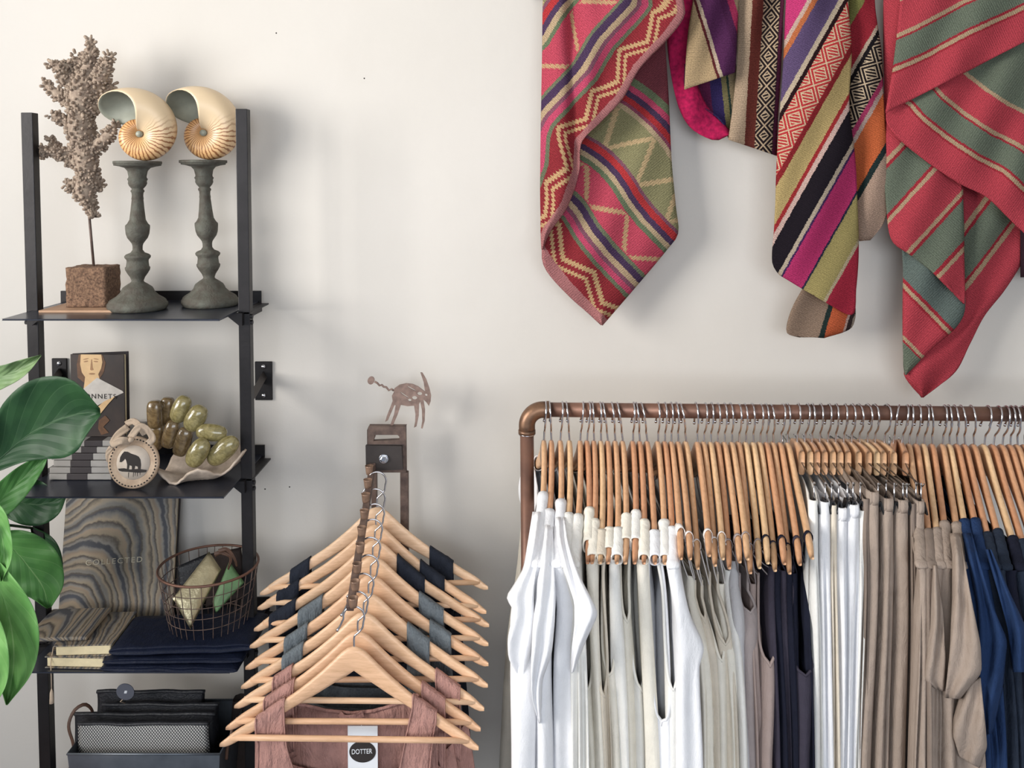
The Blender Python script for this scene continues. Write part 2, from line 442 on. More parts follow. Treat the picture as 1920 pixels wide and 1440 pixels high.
for k, z in enumerate(ZS):
    x0, x1 = XPL[0]+.0, XPL[1]
    if k == 1: x0, x1 = P(20, 931, D1).x, P(419, 931, D1).x
    if k == 2: x0, x1 = P(42, 1259, D1).x, P(430, 1259, D1).x
    if k == 3: x0, x1 = P(42, 1259, D1).x, P(430, 1259, D1).x
    # plate with notched corners so that the posts pass
    mb = MB(); y0, y1 = Yd(D1), Yd(D0)
    mb.prism([[(x0, y0), (x1, y0), (x1, y1), (x0, y1)]], (0, 0, z-.0015), (1, 0, 0), (0, 1, 0), (0, 0, 1), .003)
    bevel(mb.build('shelf_plate', MT['plate'], unit, False), .0008, 1)
    # rear rail running along the wall
    mb = MB(); xa, xb = x0-.02, x1+.006
    mb.box(((xa+xb)/2, Yd(1.838), z+.008), ((xb-xa)/2, .002, .0125))
    mb.box(((xa+xb)/2, Yd(1.828), z-.0065), ((xb-xa)/2, .011, .0018))
    mb.build('rear_rail', MT['steel'], unit, False)
    # side rails carrying the plate between post and wall
    for sx, (pa, pb) in ((0, pl), (1, pr)):
        t = (z-pa.z)/(pb.z-pa.z); px = pa.lerp(pb, t).x
        mb = MB()
        mb.box((px+(.006 if sx == 0 else -.004), Yd(1.76), z-.012), (.002, .065, .009))
        mb.box((px+(.0 if sx == 0 else -.0), Yd(1.76), z-.0052), (.012, .065, .0015))
        mb.build('side_rail', MT['steel'], unit, False)
        mb = MB()
        s = 1 if sx == 0 else -1
        mb.prism([[(0, 0), (.028*s, 0), (.028*s, -.006), (.006*s, -.024), (0, -.024)]], (px+s*.0, Yd(1.688), z-.004), (1, 0, 0), (0, 0, 1), (0, 1, 0), .012)
        for q in (-.006, -.018):
            mb.lathe([(.0045, -.003), (.0045, .003)], (px+s*.0+(.013*(-s)), Yd(1.70), z-.006+q), 6, Matrix.Rotation(PI/2, 3, 'Y'))
        mb.build('corner_bracket', MT['steel'], unit, False)
# wall brackets
for (u, v, uu, side) in ((494.5, 714, 511, 1), (112, 708, 60, -1)):
    c = P(u, v, 1.846); hw = .0185 if side > 0 else .016
    t = (c.z-pr[0].z)/(pr[1].z-pr[0].z)
    px = (pr[0].lerp(pr[1], t).x+.004) if side > 0 else (pl[0].lerp(pl[1], t).x+.010)
    mb = MB(); mb.box((c.x, Yd(1.8465), c.z), (hw, .0022, .0415))
    pt = bevel(mb.build('wall_bracket_plate', MT['steel'], unit, False), .001, 1)
    for dz in (-.031, .031):
        m2 = MB(); m2.lathe([(.0001, -.003), (.003, -.0026), (.0048, -.0008), (.005, .001)], (c.x, Yd(1.8435), c.z+dz), 14, Matrix.Rotation(-PI/2, 3, 'X'))
        m2.build('screw', MT['chrome'], pt)
    m2 = MB()
    a = Vector((px, Yd(1.70), c.z-.018)); bq = Vector((c.x, Yd(1.844), c.z+.008))
    m2.tube([a+Vector((0, 0, .008)), bq], .0075, 4, True, flat=1.8)
    m2.build('strut', MT['steel_in'], unit, False)

# ================================================================== TOP SHELF
zt = ZS[0]
def on(z, u, d):
    p = P(u, 340, d); p.z = z; return p
# thin board
mb = MB(); y0, y1 = Yd(1.665), Yd(1.80)
xa = P(72, 583, 1.665).x; xb = P(228, 583, 1.665).x
mb.box(((xa+xb)/2, (y0+y1)/2, zt+.0022), ((xb-xa)/2, (y1-y0)/2, .0022))
tag(bevel(mb.build('wooden_board', MT['board'], None, False), .0006, 1), 'thin raw wooden board lying under the coral stand on the top shelf', 'board')
zb = zt+.0044
# coral
dco = 1.735
cb = on(zb, 162, dco); cb.x = P(162, 540, dco-.03).x
root = thing('coral_sculpture', 'branching brown dried coral mounted on a rod over a pitted stone block', 'ornament', (cb.x, cb.y, zb))
hh = .0395
mb = MB(); n = 9
# rough cube, displaced subdivided box
def roughbox(c, h, n, amp, fr):
    mb = MB(); c = Vector(c)
    def put(f):
        rows = []
        for i in range(n+1):
            r = []
            for j in range(n+1):
                q = f(2*i/n-1, 2*j/n-1)
                p = Vector((q[0]*h[0], q[1]*h[1], q[2]*h[2]))
                nn = noise.noise(p*fr)*amp+noise.noise(p*fr*3)*amp*.5
                dirv = Vector(q).normalized()
                p = p+dirv*nn
                e = [abs(x) > .99 for x in q].count(True)
                if e >= 2: p -= dirv*.0012
                p.z = max(p.z, -h[2])
                r.append(c+p)
            rows.append(r)
        mb.grid(rows)
    put(lambda a, b: (a, -1, b)); put(lambda a, b: (-a, 1, b)); put(lambda a, b: (1, a, b)); put(lambda a, b: (-1, -a, b)); put(lambda a, b: (a, b, 1)); put(lambda a, b: (a, -b, -1))
    return mb
roughbox((cb.x, cb.y, zb+hh+.0004), (hh, .033, hh), 14, .0022, 90).build('stone_block', MT['stone'], root, weld=True)
rod0 = P(163, 499, dco); rod1 = P(165, 330, dco)
MB().tube([(cb.x+.001, cb.y, zb+2*hh-.004), (P(165, 380, dco).x, cb.y, P(165, 380, dco).z)], .0026, 10).build('rod', MT['rust'], root)
# coral branches: (px path with radius px, depth offsets)
BR = [([(178, 405, 7), (168, 385, 13), (158, 352, 24), (166, 330, 22), (160, 300, 24), (158, 270, 30), (150, 235, 30), (152, 205, 28), (155, 175, 30), (160, 150, 28), (168, 120, 17), (170, 96, 11), (170, 76, 7)], 0),
      ([(165, 190, 18), (185, 155, 17), (198, 125, 14), (205, 108, 11)], -.012),
      ([(150, 170, 18), (147, 135, 14), (144, 108, 11)], .012),
      ([(150, 175, 18), (122, 148, 14), (112, 128, 11), (97, 122, 7)], -.01),
      ([(120, 140, 12), (124, 120, 7)], -.01),
      ([(145, 205, 17), (112, 178, 13), (92, 165, 9), (85, 155, 5)], .01),
      ([(165, 205, 18), (192, 180, 15), (208, 158, 10)], .01),
      ([(140, 235, 17), (112, 220, 10), (97, 216, 6)], -.015),
      ([(150, 280, 17), (118, 288, 14), (95, 282, 11), (78, 280, 8)], -.008),
      ([(110, 285, 10), (98, 268, 7), (93, 260, 4)], -.008),
      ([(85, 285, 8), (76, 290, 5)], -.01),
      ([(165, 285, 18), (195, 262, 14), (210, 244, 9), (216, 232, 6)], -.012),
      ([(160, 345, 17), (138, 348, 14), (126, 345, 8)], -.01),
      ([(165, 340, 17), (184, 345, 12), (190, 350, 7)], .01),
      ([(140, 300, 14), (125, 300, 8)], .0)]
mb = MB(); nubs = MB()
ico = []
def nub(mbx, p, d, r, l):
    d = d.normalized(); a = d.orthogonal().normalized(); b2 = d.cross(a)
    rings = [(r*.8, -.3*l), (r*1.0, .25*l), (r*1.05, .62*l), (r*.7, .92*l)]
    b = len(mbx.v); K = 6
    for (rr, h) in rings:
        for k in range(K):
            an = 2*PI*k/K; mbx.vert(p+d*h+(a*math.cos(an)+b2*math.sin(an))*rr)
    tp = mbx.vert(p+d*l)
    for i in range(3):
        for k in range(K): mbx.face((b+i*K+k, b+i*K+(k+1) % K, b+(i+1)*K+(k+1) % K, b+(i+1)*K+k))
    for k in range(K): mbx.face((b+3*K+k, b+3*K+(k+1) % K, tp))
sc = dco/F
rnd = random.Random(3)
for pts, dd in BR:
    path = [Vector((u, v, r)) for u, v, r in pts]
    sp = smoothpath(path, max(5, int(sum((path[i+1]-path[i]).length for i in range(len(path)-1))/8)))
    cen = []
    for i, q in enumerate(sp):
        t = i/(len(sp)-1)
        c = P(q[0], q[1], dco+dd*t+.004*math.sin(i*.8)); cen.append((c, q[2]*sc*.90))
    mb.tube([c for c, r in cen], [r*.88 for c, r in cen], 8)
    for i, (c, r) in enumerate(cen):
        tdir = (cen[min(i+1, len(cen)-1)][0]-cen[max(0, i-1)][0]).normalized()
        k = int(5+r/.0011*.95)
        for j in range(k):
            dv = Vector((rnd.gauss(0, 1), rnd.gauss(0, 1), rnd.gauss(0, 1)))
            dv = (dv-tdir*dv.dot(tdir)*(.8 if i < len(cen)-1 else .2)).normalized()
            dv2 = (dv+tdir*.35).normalized()
            off = rnd.uniform(-.5, .5)*8*sc
            s = rnd.uniform(.7, 1.25)
            nub(mb, c+tdir*off+dv*r*.82, dv2, (.0027*s), .0072*s)
mb.build('coral_branch', MT['coral'], root)

# candlesticks
PROF = [(85, 150), (88, 154), (112, 153), (118, 118), (128, 84), (150, 66), (190, 58), (200, 60), (206, 66), (214, 65), (222, 60), (240, 62), (258, 54), (272, 42), (280, 36), (287, 44), (298, 45), (306, 39), (330, 37), (350, 40), (356, 38), (430, 45), (500, 53), (528, 68), (540, 80), (560, 80), (600, 76), (630, 66), (655, 48), (672, 37), (690, 33), (716, 33), (735, 46), (748, 76), (760, 86), (772, 84), (786, 72), (800, 71), (835, 75), (842, 82), (858, 80), (885, 66), (912, 48), (938, 39), (948, 44), (962, 66), (985, 96), (1000, 104), (1020, 112), (1048, 140), (1068, 172), (1080, 186), (1092, 190), (1100, 198), (1120, 200), (1135, 192), (1145, 186)]
cs = []
for (uc, vb, vt, cat_lab, lean) in ((255, 588, 304, 'green-grey turned metal candlestick, nearer the coral, holding the left shell', .004), (392, 580, 302, 'green-grey turned metal candlestick beside the right post, holding the right shell', -.011)):
    dfront = depth_on(zt, vb); dc = dfront+.052
    ctr = on(zt, uc, dc); ctr.x = (uc-CU)/F*dc*1.0
    # scale so that the top shows at vt
    ztop = P(uc, vt, dc).z; H = ztop-zt
    s = dc/F/3.692
    prof = [(r*s*(1.0 if vb == 588 else .96), H*(1145-y)/(1145-85)) for y, r in PROF][::-1]
    rt = thing('candlestick', cat_lab, 'candlestick', (ctr.x, ctr.y, zt), 'pair of turned metal candlesticks')
    mb = MB(); n = 40
    b = len(mb.v)
    for i, (r, z) in enumerate(prof):
        f = z/H
        for k in range(n):
            a = 2*PI*k/n
            mb.vert(Vector((ctr.x+r*math.cos(a)+(lean)*f, ctr.y+r*math.sin(a), zt+.0005+z)))
    for i in range(len(prof)-1):
        for k in range(n): mb.face((b+i*n+k, b+i*n+(k+1) % n, b+(i+1)*n+(k+1) % n, b+(i+1)*n+k))
    mb.face([b+k for k in range(n)][::-1]); mb.face([b+(len(prof)-1)*n+k for k in range(n)])
    # split: drip pan as a part
    mb.build('turned_stem', MT['verdigris'], rt)
    m2 = MB(); rp = 158*s
    m2.lathe([(rp*.6, -.0032), (rp*.97, -.0030), (rp, -.0022), (rp, .0026), (rp*.95, .0030), (rp*.4, .0018)], (ctr.x+lean, ctr.y, zt+H-.0012), 44)
    m2.build('drip_pan', MT['verdigris'], rt)
    cs.append((ctr.x+lean, ctr.y, zt+H+.0014))

# nautilus shells
def shell_mat():
    m, nt, b = newmat('striped_nautilus_shell')
    uv = tcoord(nt, 'UV'); sx = nt.nodes.new('ShaderNodeSeparateXYZ'); nt.links.new(uv, sx.inputs[0])
    th = sx.outputs[0]; ps = sx.outputs[1]      # angle in turns (0..2), section 0..1
    obn = noise_n(nt, tcoord(nt), 60, 3, .5)
    side = M(nt, 'ABSOLUTE', M(nt, 'SUBTRACT', ps, .5))       # 0 at the keel, .5 at the navel
    w = M(nt, 'ADD', M(nt, 'MULTIPLY', th, 36.0), M(nt, 'MULTIPLY', M(nt, 'MULTIPLY', side, side), 7.0))
    w = M(nt, 'ADD', w, M(nt, 'MULTIPLY', obn, 1.6))
    s = M(nt, 'SINE', M(nt, 'MULTIPLY', w, 2*PI))
    # stripes fade with growth; present where th < 1.12
    lim = M(nt, 'ADD', 1.03, M(nt, 'MULTIPLY', side, .28))
    mk = nt.nodes.new('ShaderNodeMapRange'); mk.interpolation_type = 'SMOOTHSTEP'
    nt.links.new(M(nt, 'SUBTRACT', lim, th), mk.inputs[0]); mk.inputs[1].default_value = -.05; mk.inputs[2].default_value = .10
    st = nt.nodes.new('ShaderNodeMapRange'); nt.links.new(s, st.inputs[0]); st.inputs[1].default_value = .25; st.inputs[2].default_value = .75
    base = ramp(nt, th, [(.0, lin((198, 150, 100))), (.78, lin((226, 180, 124))), (1.0, lin((222, 196, 160)))])
    # th goes to ~1.4 so rescale
    mr = nt.nodes.new('ShaderNodeMapRange'); nt.links.new(th, mr.inputs[0]); mr.inputs[1].default_value = .3; mr.inputs[2].default_value = 1.35
    base = ramp(nt, mr.outputs[0], [(.0, lin((214, 160, 104))), (.45, lin((226, 180, 126))), (.72, lin((220, 194, 158))), (1.0, lin((216, 194, 162)))])
    c = mix(nt, M(nt, 'MULTIPLY', M(nt, 'MULTIPLY', st.outputs[0], mk.outputs[0]), .92), base, lin((140, 84, 48)))
    nt.links.new(c, b.inputs['Base Color']); b.inputs['Roughness'].default_value = .38
    bump(nt, b, noise_n(nt, tcoord(nt), 90, 4, .6), .1, .001)
    return m
MT['shell'] = shell_mat()
def nautilus(label, top, rpx, yaw, uoff):
    k = .178
    rt = thing('nautilus_shell', label, 'shell', top, 'pair of nautilus shells')
    R0 = rpx*1.70/F                      # outer radius at angle 180 deg (turn .5)
    NT, NP = 110, 34
    rows = []; uvs = []
    lowest = 1e9; pts = []
    for i in range(NT+1):
        row = []; uu = []
        for j in range(NP+1):
            psi = j/NP                   # 0 = near navel side, .5 keel, 1 = far navel side
            a = psi*2*PI
            keel = (1-math.cos(a))/2     # 0 navel .. 1 keel
            near = max(0, math.sin(a))   # near flank
            far = max(0, -math.sin(a)); tend = 360+132-34*near+26*far-8*(1-keel)
            th = -150 + (i/NT)*(tend+150)
            r = R0*math.exp(k*math.radians(th-180))
            ci = .07                      # the whorls overlap the earlier ones
            rc = r*(1+ci)/2; ra = r*(1-ci)/2
            if psi < 1e-6 or psi > 1-1e-6: pass
            rad = rc - ra*math.cos(a)*1.0
            # keep the navel closed
            hw = r*.46
            x = rad; y = -hw*math.sin(a)*(.75+.25*keel)
            t = math.radians(th)
            row.append(Vector((x*math.cos(t), y, x*math.sin(t)))); uu.append((th/360.0, psi))
        rows.append(row); uvs.append(uu)
    Rz = Matrix.Rotation(yaw, 3, 'Z')
    rows = [[Rz @ p for p in r] for r in rows]
    zmin = min(p.z for r in rows for p in r)
    off = Vector(top)+Vector((uoff, 0, -zmin+.0012))
    mb = MB(); mb.grid([[p+off for p in r] for r in rows], uvs)
    o = mb.build('shell_wall', [MT['shell'], MT['pearl']], rt)
    solid(o, .0018, -1.0, 1)
    # pearly plug / columella in the navel
    m2 = MB(); m2.tube([off+Rz @ Vector((0, -R0*.34, 0)), off+Rz @ Vector((0, R0*.34, 0))], [R0*.16, R0*.16], 16)
    m2.build('navel', MT['pearl'], rt)
nautilus('striped nautilus shell standing on the left candlestick with a wide grey mouth', cs[0], 37, math.radians(14), .006)
nautilus('striped nautilus shell standing on the right candlestick with a narrow grey mouth', cs[1], 38.5, math.radians(4), .004)

# ================================================================== SECOND SHELF
z2 = ZS[1]
# stack of slim books
gcover = [(.088, 0)]
BK = [(88, 205, 13.5, 'lowest'), (88, 207, 13.5, 'second from the bottom'), (97, 213, 14, 'third from the bottom'), (92, 211, 14.5, 'fourth from the bottom'), (125, 216, 13.5, 'second from the top'), (120, 222, 13, 'topmost')]
dbk = depth_on(z2, 903)
zc = z2+.0004
for i, (ua, ub, hpx, nm) in enumerate(BK):
    h = hpx*dbk/F*.93
    xa = P(ua, 870, dbk).x; xb = P(ub, 870, dbk).x
    yw = math.radians([0, 1.2, -1.5, 1, -2, 2][i]); R = Matrix.Rotation(yw, 3, 'Z')
    c = Vector(((xa+xb)/2, Yd(dbk+.075), zc+h/2))
    rt = thing('slim_book', 'slim grey book with a dark band, %s in its stack' % nm, 'book', (c.x, c.y, zc), 'slim books stacked on the second shelf')
    mb = MB(); mb.box(c, ((xb-xa)/2, .068, h/2-.0006), R)
    bevel(mb.build('cover', MT['grey_paper'], rt, False), .0015)
    w = (xb-xa)
    mb = MB(); mb.box(c+R @ Vector((-.05*w+(.04*w if i % 2 else 0), 0, 0)), (w*.17, .0686, h/2-.0003), R)
    bevel(mb.build('dark_band', MT['dark_band'], rt, False), .0015)
    zc += h
ztopstack = zc
# standing book, slightly open, with a portrait on its jacket
dB = dbk+.035
x0, x1 = P(133, 700, dB).x, P(235, 700, dB).x
yB = Yd(dB); zB0 = ztopstack+.0005; zB1 = P(180, 664, dB).z
rt = thing('standing_book', 'upright book with a woman portrait and pale title band on a dark jacket', 'book', ((x0+x1)/2, yB+.01, zB0))
w = x1-x0; h = zB1-zB0
def quadbox(a, b, zlo, zhi, th, mt, name, parent):
    a = Vector(a); b = Vector(b); dx = (b-a); L = dx.length; ang = math.atan2(dx.y, dx.x)
    mb = MB(); mb.box(((a.x+b.x)/2, (a.y+b.y)/2, (zlo+zhi)/2), (L/2, th/2, (zhi-zlo)/2), Matrix.Rotation(ang, 3, 'Z'))
    return bevel(mb.build(name, mt, parent, False), .0005, 1)
jack = mat('dark_painted_jacket', (58, 46, 42), .45, 0, .3, 22, 0, None, c2=(32, 28, 30))
quadbox((x0, yB, 0), (x1, yB-.004, 0), zB0, zB1, .0022, jack, 'front_cover', rt)
quadbox((x0, yB+.0032, 0), (x1-.002, yB+.006, 0), zB0+.002, zB1-.002, .0045, MT['cream_pages'], 'page_block', rt)
quadbox((x0, yB+.007, 0), (x1-.006, yB+.03, 0), zB0, zB1+.0, .002, MT['dark_band'], 'back_cover', rt)
fr = Vector((x0, yB, zB0)); ex = (Vector((x1, yB-.004, zB0))-fr).normalized(); ez = Vector((0, 0, 1)); en = ex.cross(ez)  # towards camera: -y
def decal(name, pts, mt, parent, lift, ox, ww, hh2, th=.0003, label=None, loops=None, fr=fr, ex=ex, ez=ez, en=en):
    """pts in fractions of the cover (x right, y down)"""
    l = [[(p[0]*ww, (1-p[1])*hh2) for p in lp] for lp in (loops or [pts])]
    mb = MB(); mb.prism(l, fr+en*lift, ex, ez, en, th)
    o = mb.build(name, mt, parent, False)
    if label: o['label'] = label
    return o
def ell(cx, cy, rx, ry, n=28, a0=0, a1=2*PI, rot=0):
    out = []
    for i in range(n):
        a = a0+(a1-a0)*i/(n if abs(a1-a0-2*PI) < 1e-6 else n-1)
        x = rx*math.cos(a); y = ry*math.sin(a)
        out.append((cx+x*math.cos(rot)-y*math.sin(rot), cy+x*math.sin(rot)+y*math.cos(rot)))
    return out
skin = mat('painted_skin_tone', (206, 172, 128), .5, 0, .12, 60)
skin_d = mat('painted_skin_shadow_tone', (150, 112, 78), .5, 0, .1, 60)
hair = mat('painted_hair_tone', (98, 66, 42), .5, 0, .3, 120)
dress = mat('painted_white_dress', (190, 184, 178), .5, 0, .15, 60)
por = []
decal('portrait_hair', [(.16, .0), (.60, .0), (.66, .10), (.62, .22), (.50, .33), (.28, .36), (.13, .28), (.12, .12)], hair, rt, .0014, 0, w, h)
decal('portrait_neck', [(.28, .24), (.52, .24), (.56, .34), (.50, .42), (.24, .42), (.26, .34)], skin, rt, .00155, 0, w, h)
decal('portrait_face', [(.20, .0), (.58, .0), (.60, .09), (.575, .17), (.52, .24), (.44, .29), (.37, .305), (.29, .29), (.215, .22), (.185, .12)], skin, rt, .0017, 0, w, h)
f = decal('portrait_features', None, skin_d, rt, .0019, 0, w, h, loops=[ell(.295, .085, .045, .008, 12, rot=-.1)])
for k, lp in enumerate([ell(.48, .085, .045, .008, 12, rot=.05), ell(.295, .055, .055, .006, 12, rot=-.15), ell(.485, .055, .05, .006, 12, rot=.1), [(.395, .06), (.41, .06), (.42, .16), (.44, .185), (.40, .195), (.37, .185)], ell(.405, .235, .06, .011, 14)]):
    decal('portrait_features', lp, skin_d, rt, .0019, 0, w, h)
decal('title_band', [(.20, .44), (.50, .28), (.97, .44), (.99, .46), (.72, .54), (.5, .62), (.30, .70), (.22, .60)], dress, rt, .0021, 0, w, h)
decal('portrait_hand', [(.46, .66), (.62, .57), (.84, .50), (.70, .60), (.55, .72), (.46, .74)], skin, rt, .0023, 0, w, h)
decal('portrait_sleeve', [(.52, .80), (.64, .74), (.72, .80), (.60, .88), (.70, .95), (.56, .98), (.50, .90)], hair, rt, .0019, 0, w, h)
def textmesh(name, s, size, org, ex, ey, en, mt, parent, spacing=1.0, width=None, ext=.0002, font_sx=1.0):
    cu = bpy.data.curves.new(name, 'FONT'); cu.body = s; cu.size = 1.0; cu.space_character = spacing; cu.align_x = 'LEFT'
    ob = bpy.data.objects.new(name, cu); col.objects.link(ob)
    dg = bpy.context.evaluated_depsgraph_get(); me = bpy.data.meshes.new_from_object(ob.evaluated_get(dg))
    bpy.data.objects.remove(ob); bpy.data.curves.remove(cu)
    xs = [v.co.x for v in me.vertices]; mnx, mxx = min(xs), max(xs)
    sx = (width/(mxx-mnx)) if width else size; sy = size
    mb = MB()
    for v in me.vertices: mb.vert(Vector(org)+Vector(ex)*((v.co.x-mnx)*sx)+Vector(ey)*(v.co.y*sy))
    for p in me.polygons: mb.face(tuple(p.vertices))
    bpy.data.meshes.remove(me)
    o = mb.build(name, mt, parent, False)
    return solid(o, ext*2, 0)
textmesh('title_lettering', 'SONNETS', .0135, fr+en*.0026+ex*(.19*w)+ez*(h*(1-.535)), ex, ez, en, MT['ink'], rt, 1.25, width=.66*w)

# medallion with elephant
dM = depth_on(z2, 918)+.006
c = P(250, 869, dM); R = 48.5*dM/F
tilt = math.radians(-9)
Rm = Matrix.Rotation(PI/2+tilt, 3, 'X')
rt = thing('round_medallion', 'round tan ceramic medallion with a dark animal silhouette and a linen bow', 'ornament', (c.x, c.y, z2))
cz = z2+R*math.cos(tilt)+.0012
cc = Vector((c.x, c.y+.004, cz))
mb = MB(); prof = [(.0001, -.003), (R*.9, -.003), (R, -.001), (R, .003), (R*.95, .0055), (R*.84, .006), (R*.80, .0042), (R*.72, .0052), (R*.66, .0034), (.0001, .0034)]
mb.lathe(prof, cc, 56, Rm, cap=False); mb.build('disc', MT['plaster'], rt)
mb = MB(); mb.lathe([(.0001, 0), (R*.655, 0), (R*.655, .0006), (.0001, .0006)], cc+Rm @ Vector((0, 0, .0035)), 48, Rm, cap=False); mb.build('pale_centre', MT['plaster_lt'], rt)
mb = MB()
for k in range(44):
    a = 2*PI*k/44; q = cc+Rm @ Vector((R*.895*math.cos(a), R*.895*math.sin(a), .0060))
    mb.box(q, (.0011, .0015, .0006), Rm @ Matrix.Rotation(a, 3, 'Z'))
mb.build('beaded_rim', MT['ink'], rt)
s = dM/F/3.556
def epts(l): return [((x-890)*s, (885-y)*s) for x, y in l]
EL = [(798, 882), (800, 850), (812, 828), (826, 812), (850, 814), (872, 826), (905, 836), (925, 846), (938, 866), (944, 900), (942, 930), (926, 934), (922, 912), (905, 906), (900, 930), (884, 934), (882, 908), (866, 902), (862, 928), (850, 926), (850, 898), (842, 872), (834, 858), (824, 872), (812, 882)]
ex2 = Rm @ Vector((1, 0, 0)); ey2 = Rm @ Vector((0, 1, 0)); en2 = Rm @ Vector((0, 0, 1))
mb = MB(); mb.prism([epts(EL)], cc+en2*.0044, ex2, ey2, en2, .0006)
mb.prism([epts([(790, 925), (830, 922), (870, 930), (930, 926), (985, 934), (980, 948), (930, 952), (860, 946), (820, 944), (798, 938)])], cc+en2*.0046, ex2, ey2, en2, .0006)
for xx in (860, 893, 905, 920, 938): mb.prism([epts([(xx, 950), (xx+4, 950), (xx+3, 966+(xx % 7)*3), (xx+1, 966+(xx % 7)*3)])], cc+en2*.0044, ex2, ey2, en2, .0006)
mb.build('animal_silhouette', MT['ink'], rt, False)
# bow
mb = MB()
def ribbon(mb, pts, wid, th=.0008, nrm=None, wav=0):
    pts = smoothpath(pts, 26)
    rows = []
    for i, p in enumerate(pts):
        t = (pts[min(i+1, 25)]-pts[max(0, i-1)]).normalized()
        side = t.cross(Vector((0, 1, 0)));
        if side.length < .2: side = Vector((0, 0, 1))
        side.normalize(); ww = wid if not isinstance(wid, (list, tuple)) else lerp(wid[0], wid[1], i/25)
        rows.append([p+side*(ww*(q-.5))+Vector((0, wav*math.sin(q*9+i*.5), 0)) for q in (0, .2, .4, .6, .8, 1)])
    mb.grid(rows)
B = lambda u, v, dd=0: P(u, v, dM+dd)
ribbon(mb, [B(246, 828, -.004), (B(228, 826, -.016)), B(212, 832, -.006), B(222, 815, .0), B(240, 800, .01)], .014, wav=.001)
ribbon(mb, [B(244, 822, -.008), B(262, 800, -.004), B(276, 806, 0), B(286, 822, .004), B(278, 832, .0)], .013, wav=.001)
ribbon(mb, [B(236, 796, .012), B(250, 790, .008), B(262, 800, .004), B(272, 815, .004)], .012, wav=.001)
ribbon(mb, [B(208, 838, .0), B(202, 852, .008), B(205, 866, .012)], .009, wav=.001)
mb.lathe([(.0001, -.005), (.004, -.004), (.0055, 0), (.004, .004), (.0001, .005)], B(246, 824, -.008), 12, cap=False)
solid(mb.build('linen_bow', MT['linen_bow'], rt), .0009)

# clam shell dish
def clam():
    rt = thing('clam_shell_dish', 'large ruffled white clam shell dish holding the oval soaps', 'dish', (P(380, 880, 1.66).x, Yd(1.69), z2))
    NU, NV = 72, 14
    ctr = Vector((P(372, 880, 1.68).x, Yd(1.70), z2+.002))
    rows = []
    for i in range(NV+1):
        t = i/NV; row = []
        for j in range(NU):
            a = 2*PI*j/NU
            fl = math.cos(a*5+.9)
            rx = .084*(1+.05*fl*t); ry = .062*(1+.08*fl*t)
            r = t**.75
            x = rx*r*math.cos(a); y = ry*r*math.sin(a)
            z = .030*t**1.7+ (.013*fl+ .014*math.cos(a-.0))*t**2.4 + .0012*math.sin(a*44)*t
            z += .010*math.sin(a)*t**2      # back higher
            row.append(ctr+Vector((x, y, max(z, .0005))))
        rows.append(row)
    mb = MB(); mb.grid(rows, [[(j/NU, i/NV) for j in range(NU)] for i in range(NV+1)], wrap=True)
    solid(mb.build('shell_bowl', MT['clam'], rt, weld=True), .004, 1)
clam()
# soaps
SO = [('b', 313, 770, 27, 46, 6, 1.735, 'brown oval soap at the very back, half hidden behind the tall olive soap'),
      ('b', 291, 777, 29, 48, -2, 1.72, 'upright brown soap at the left end of the pile, wrapped and box-shaped'),
      ('b', 294, 818, 28, 46, 8, 1.725, 'brown soap under the upright soap at the left end of the pile'),
      ('b', 320, 814, 27, 48, 16, 1.70, 'brown soap leaning behind the left lip of the shell dish'),
      ('a', 339, 767, 34, 48, 24, 1.70, 'olive soap at the top of the pile, tallest of all'),
      ('b', 343, 828, 29, 50, 18, 1.69, 'greenish brown soap in the middle of the pile'),
      ('a', 367, 784, 37, 48, 32, 1.685, 'olive soap second highest on the right of the pile top'),
      ('a', 397, 811, 33, 52, 96, 1.68, 'olive soap lying sideways on the right side of the pile'),
      ('a', 371, 849, 37, 52, 30, 1.655, 'olive soap nearest the front lip of the shell dish'),
      ('a', 418, 845, 38, 62, 48, 1.67, 'olive soap leaning over the right lip of the shell dish')]
for (k, u, v, wp, hp, ang, d, lab) in SO:
    c = P(u, v, d); s = d/F; a = wp*s/2*1.02; L = hp*s/2*1.12
    mb = MB(); NI, NJ = 20, 20; Rr = Matrix.Rotation(math.radians(ang), 3, 'Y')
    rows = []
    for i in range(NI+1):
        th = PI*i/NI; row = []
        for j in range(NJ):
            ph = 2*PI*j/NJ
            ct, st = math.cos(th), math.sin(th)
            e = .88 if k == 'a' else .62
            z = math.copysign(abs(ct)**e, ct)*L; r = abs(st)**(e*.8)
            cp, sp_ = math.cos(ph), math.sin(ph)
            ee = 1.0 if k == 'a' else .75
            row.append(c+Rr @ Vector((math.copysign(abs(cp)**ee, cp)*a*r, math.copysign(abs(sp_)**ee, sp_)*a*.8*r, z)))
        rows.append(row)
    mb.grid(rows, wrap=True)
    o = mb.build('oval_soap', MT['soap'] if k == 'a' else MT['soap_b'], weld=True)
    tag(o, lab, 'soap', 'oval marbled soaps heaped in the shell dish')

